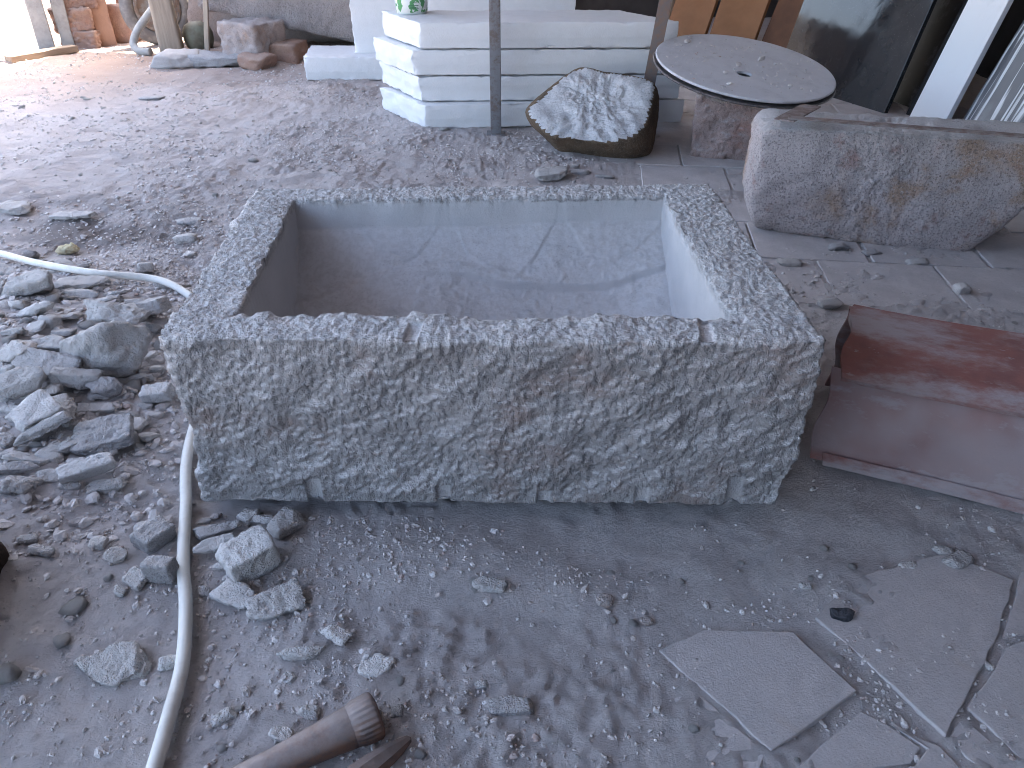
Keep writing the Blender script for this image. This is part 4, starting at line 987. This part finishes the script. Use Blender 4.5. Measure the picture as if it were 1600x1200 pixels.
for q in front: put(*q[:4],q[4],q[5],q[6],q[7],group=G_FRONT if q[1]>780 and q[0]<500 else None,tilt=q[8],lift=q[9],rough=.8 if q[4]=='block' else 1)
# yellow sponge crumb
x,y,z,t = gpt(108,396); V,F = rock(.075,.06,.05,901,4,kind='round',rough=2.2); stone_obj('sponge',V,F,M['sponge'],(x,y,z+.018),.2,'torn piece of yellow sponge lying above the hose','sponge')
# dark lump added to bring a soft shade to the left foreground edge
V,F = polytope([((0,0,-1),.09),((0,0,1),.14),((1,0,.2),.2),((-1,0,.2),.22),((0,1,.2),.17),((0,-1,.2),.17)],5,5)
N = normals(V,F); V = V+N*(fbm(V,.1,3,5)*.02+ridge(V,.07,2,8)*.008)[:,None]
stone_obj('added_lump',V,F,M['shade_lump'],(-1.125,.87,.09),.3,'dark brown lump added for the soft shade at the left edge of the picture','shade_lump')

# ------------------------------------------------------------------ loose stones scattered over the yard (repeats)
protos = []
for i in range(14):
    k_ = ['flat','chunk','flat','chunk'][i%4]; V,F = rock(1,.8,{'flat':.3,'chunk':.55,'round':.65}[k_],500+i,2,kind=k_); me = mesh_from(V,F)
    protos.append((me,{'flat':.3,'chunk':.55,'round':.65}[k_]))
for me,_ in protos: me.materials.append(M['rubble'])
rr = random.Random(12); n_s = 0
zones = [('small grey stone wedged between the bigger stones of the heap','small stones in the heap',-1.75,-.74,1.22,2.3,75,.03,.07),
         ('loose small stone on the dust left of the trough','loose stones left of the trough',-1.9,-.72,.75,2.6,60,.018,.05),
         ('small stone flake on the far ground behind the trough','loose stones behind the trough',-3.2,.6,2.4,5.6,55,.02,.065),
         ('small stone crumb on the dust in front of the trough','loose stones in front of the trough',-.6,.9,.6,1.12,34,.010,.022),
         ('small stone crumb on the paving right of the trough','loose stones right of the trough',.65,1.9,1.75,3.3,30,.012,.035)]
for lab,grp,x0,x1,y0,y1,n,s0,s1 in zones:
    for i in range(n):
        x,y = rr.uniform(x0,x1),rr.uniform(y0,y1)
        if -.72<x<.62 and 1.13<y<2.12: continue
        if .6<x<1.7 and 1.2<y<1.95 and y < 1.95-.45*(x-.6): continue
        if .82<x<1.95 and 2.6<y<3.2: continue
        me,hf = rr.choice(protos); s = s0*(s1/s0)**(rr.random()**1.6)
        o = obj('loose_stone',me,None,None,(x,y,gh(x,y)+s*hf*.30),(rr.uniform(-.15,.15)*(3 if 'heap' in grp else 1),rr.uniform(-.15,.15)*(3 if 'heap' in grp else 1),rr.uniform(0,6.28)),(s,s,s)); tag(o,lab,'stone',grp)

# gravel and crumbs too many to count: one mass
def scatter(n, pts_fn, smin, smax, power, sub, seed, flat=.6, zoff=.25, zfn=None):
    r = np.random.default_rng(seed); D,F = ico(sub); x,y = pts_fn(r,n); m = len(x)
    s = smin*(smax/smin)**(r.random(m)**power); sc3 = np.stack([s*r.uniform(.7,1.3,m), s*r.uniform(.6,1.,m), s*flat*r.uniform(.6,1.2,m)],1)/2
    jit = 1+r.normal(size=(m,len(D)))*.16
    V = D[None]*jit[:,:,None]*sc3[:,None,:]
    a = r.uniform(0,6.283,m); ca,sa = np.cos(a),np.sin(a); tx = r.normal(size=m)*.25
    X_ = V[:,:,0]*ca[:,None]-V[:,:,1]*sa[:,None]; Y_ = V[:,:,0]*sa[:,None]+V[:,:,1]*ca[:,None]; Z_ = V[:,:,2]+V[:,:,0]*tx[:,None]
    z = (ground_z(x,y) if zfn is None else zfn(x,y))+sc3[:,2]*zoff
    V = np.stack([X_+x[:,None],Y_+y[:,None],Z_+z[:,None]],-1).reshape(-1,3)
    Fa = (F[None]+(np.arange(m)*len(D))[:,None,None]).reshape(-1,3)
    return V,Fa,np.repeat(r.random(m),len(D))
def near_pts(r,n):
    x = r.uniform(-1.55,1.5,n*4); y = .5+r.random(n*4)**1.2*2.4; P = np.stack([x,y,0*x],1)
    d = sstep(-.05,.5,fbm(P,.3,3,12))*.9+.05; d *= 1-.65*tile_zone(x,y)
    for cx,cy,sx,sy,a in ((-.22,1.10,.18,.06,1.2),(-.38,1.0,.15,.1,.7),(.1,1.03,.12,.05,1),(-1.2,1.7,.5,.5,.5),(.45,.95,.1,.04,.8),(.3,.85,.16,.05,.4),(-.5,.8,.3,.2,.5),(.9,2.35,.35,.1,.7),(1.05,2.62,.3,.06,1.2),(1.42,2.35,.06,.05,1.6),(.6,.8,.05,.2,.7),(.49,.74,.10,.02,2.),(.62,.80,.02,.12,2.),(.77,.80,.02,.1,2.)):
        d += a*np.exp(-((x-cx)/sx)**2-((y-cy)/sy)**2)
    k_ = (r.random(n*4) < d*.8)&~((x>-.66)&(x<.57)&(y>1.2)&(y<2.08)); return x[k_][:n],y[k_][:n]
def far_pts(r,n):
    y = 2.2+r.random(n*3)**1.1*5; x = r.uniform(-.62,.35,n*3)*(y+.6); P = np.stack([x,y,0*x],1)
    d = sstep(-.4,.4,fbm(P,.5,2,12))*.9+.15; d *= 1-.7*tile_zone(x,y); k_ = (r.random(n*3)<d)&~((x>-.7)&(x<.6)&(y<2.1)); return x[k_][:n],y[k_][:n]
def heap_pts(r,n):
    x = r.uniform(-1.8,-.70,n); y = r.uniform(1.1,2.35,n); k_ = y > 1.1+.35*(x+1.8)*0; return x[k_],y[k_]
parts = [scatter(1300,heap_pts,.012,.034,1.4,2,9,.6,.2), scatter(17000,near_pts,.0028,.0085,1.3,1,1,.8,.5), scatter(1800,near_pts,.008,.018,1.8,2,2), scatter(17000,far_pts,.006,.022,1.5,1,3,.5,.4)]
Vs,Fs,Ts,off = [],[],[],0
for V,F,T_ in parts: Vs.append(V); Fs.append(F+off); Ts.append(T_); off += len(V)
me = mesh_from(np.concatenate(Vs),np.concatenate(Fs),'gravel',False); attr(me,'tone',np.concatenate(Ts))
o = obj('gravel',me,M['gravel']); tag(o,'fine grey stone crumbs and grit scattered over the yard floor','gravel',kind='stuff')
# crumbs on the disc
def disc_pts(r,n):
    a = r.uniform(0,6.283,n); q = .40*np.sqrt(r.random(n)); return q*np.cos(a), q*np.sin(a)
V1,F1,T1 = scatter(190,disc_pts,.005,.014,1.3,1,5,.5,.9,lambda x,y: .0125+0*x); V2,F2,T2 = scatter(12,disc_pts,.016,.045,1.2,2,6,.35,.9,lambda x,y: .0125+0*x)
k_ = np.concatenate([V1,V2]); me = mesh_from(k_,np.concatenate([F1,F2+len(V1)]),'crumbs',False); attr(me,'tone',np.concatenate([T1,T2]))
o = obj('stone_crumbs',me,M['gravel'],None,rd.location,rd.rotation_euler); tag(o,'stone crumbs lying on the round steel plate','crumbs',kind='stuff')
print('TRIS', sum(sum(len(p.vertices)-2 for p in o.data.polygons) if len(o.data.polygons)<2000 else len(o.data.polygons)*(len(o.data.polygons[0].vertices)-2) for o in bpy.data.objects if o.type=='MESH'))
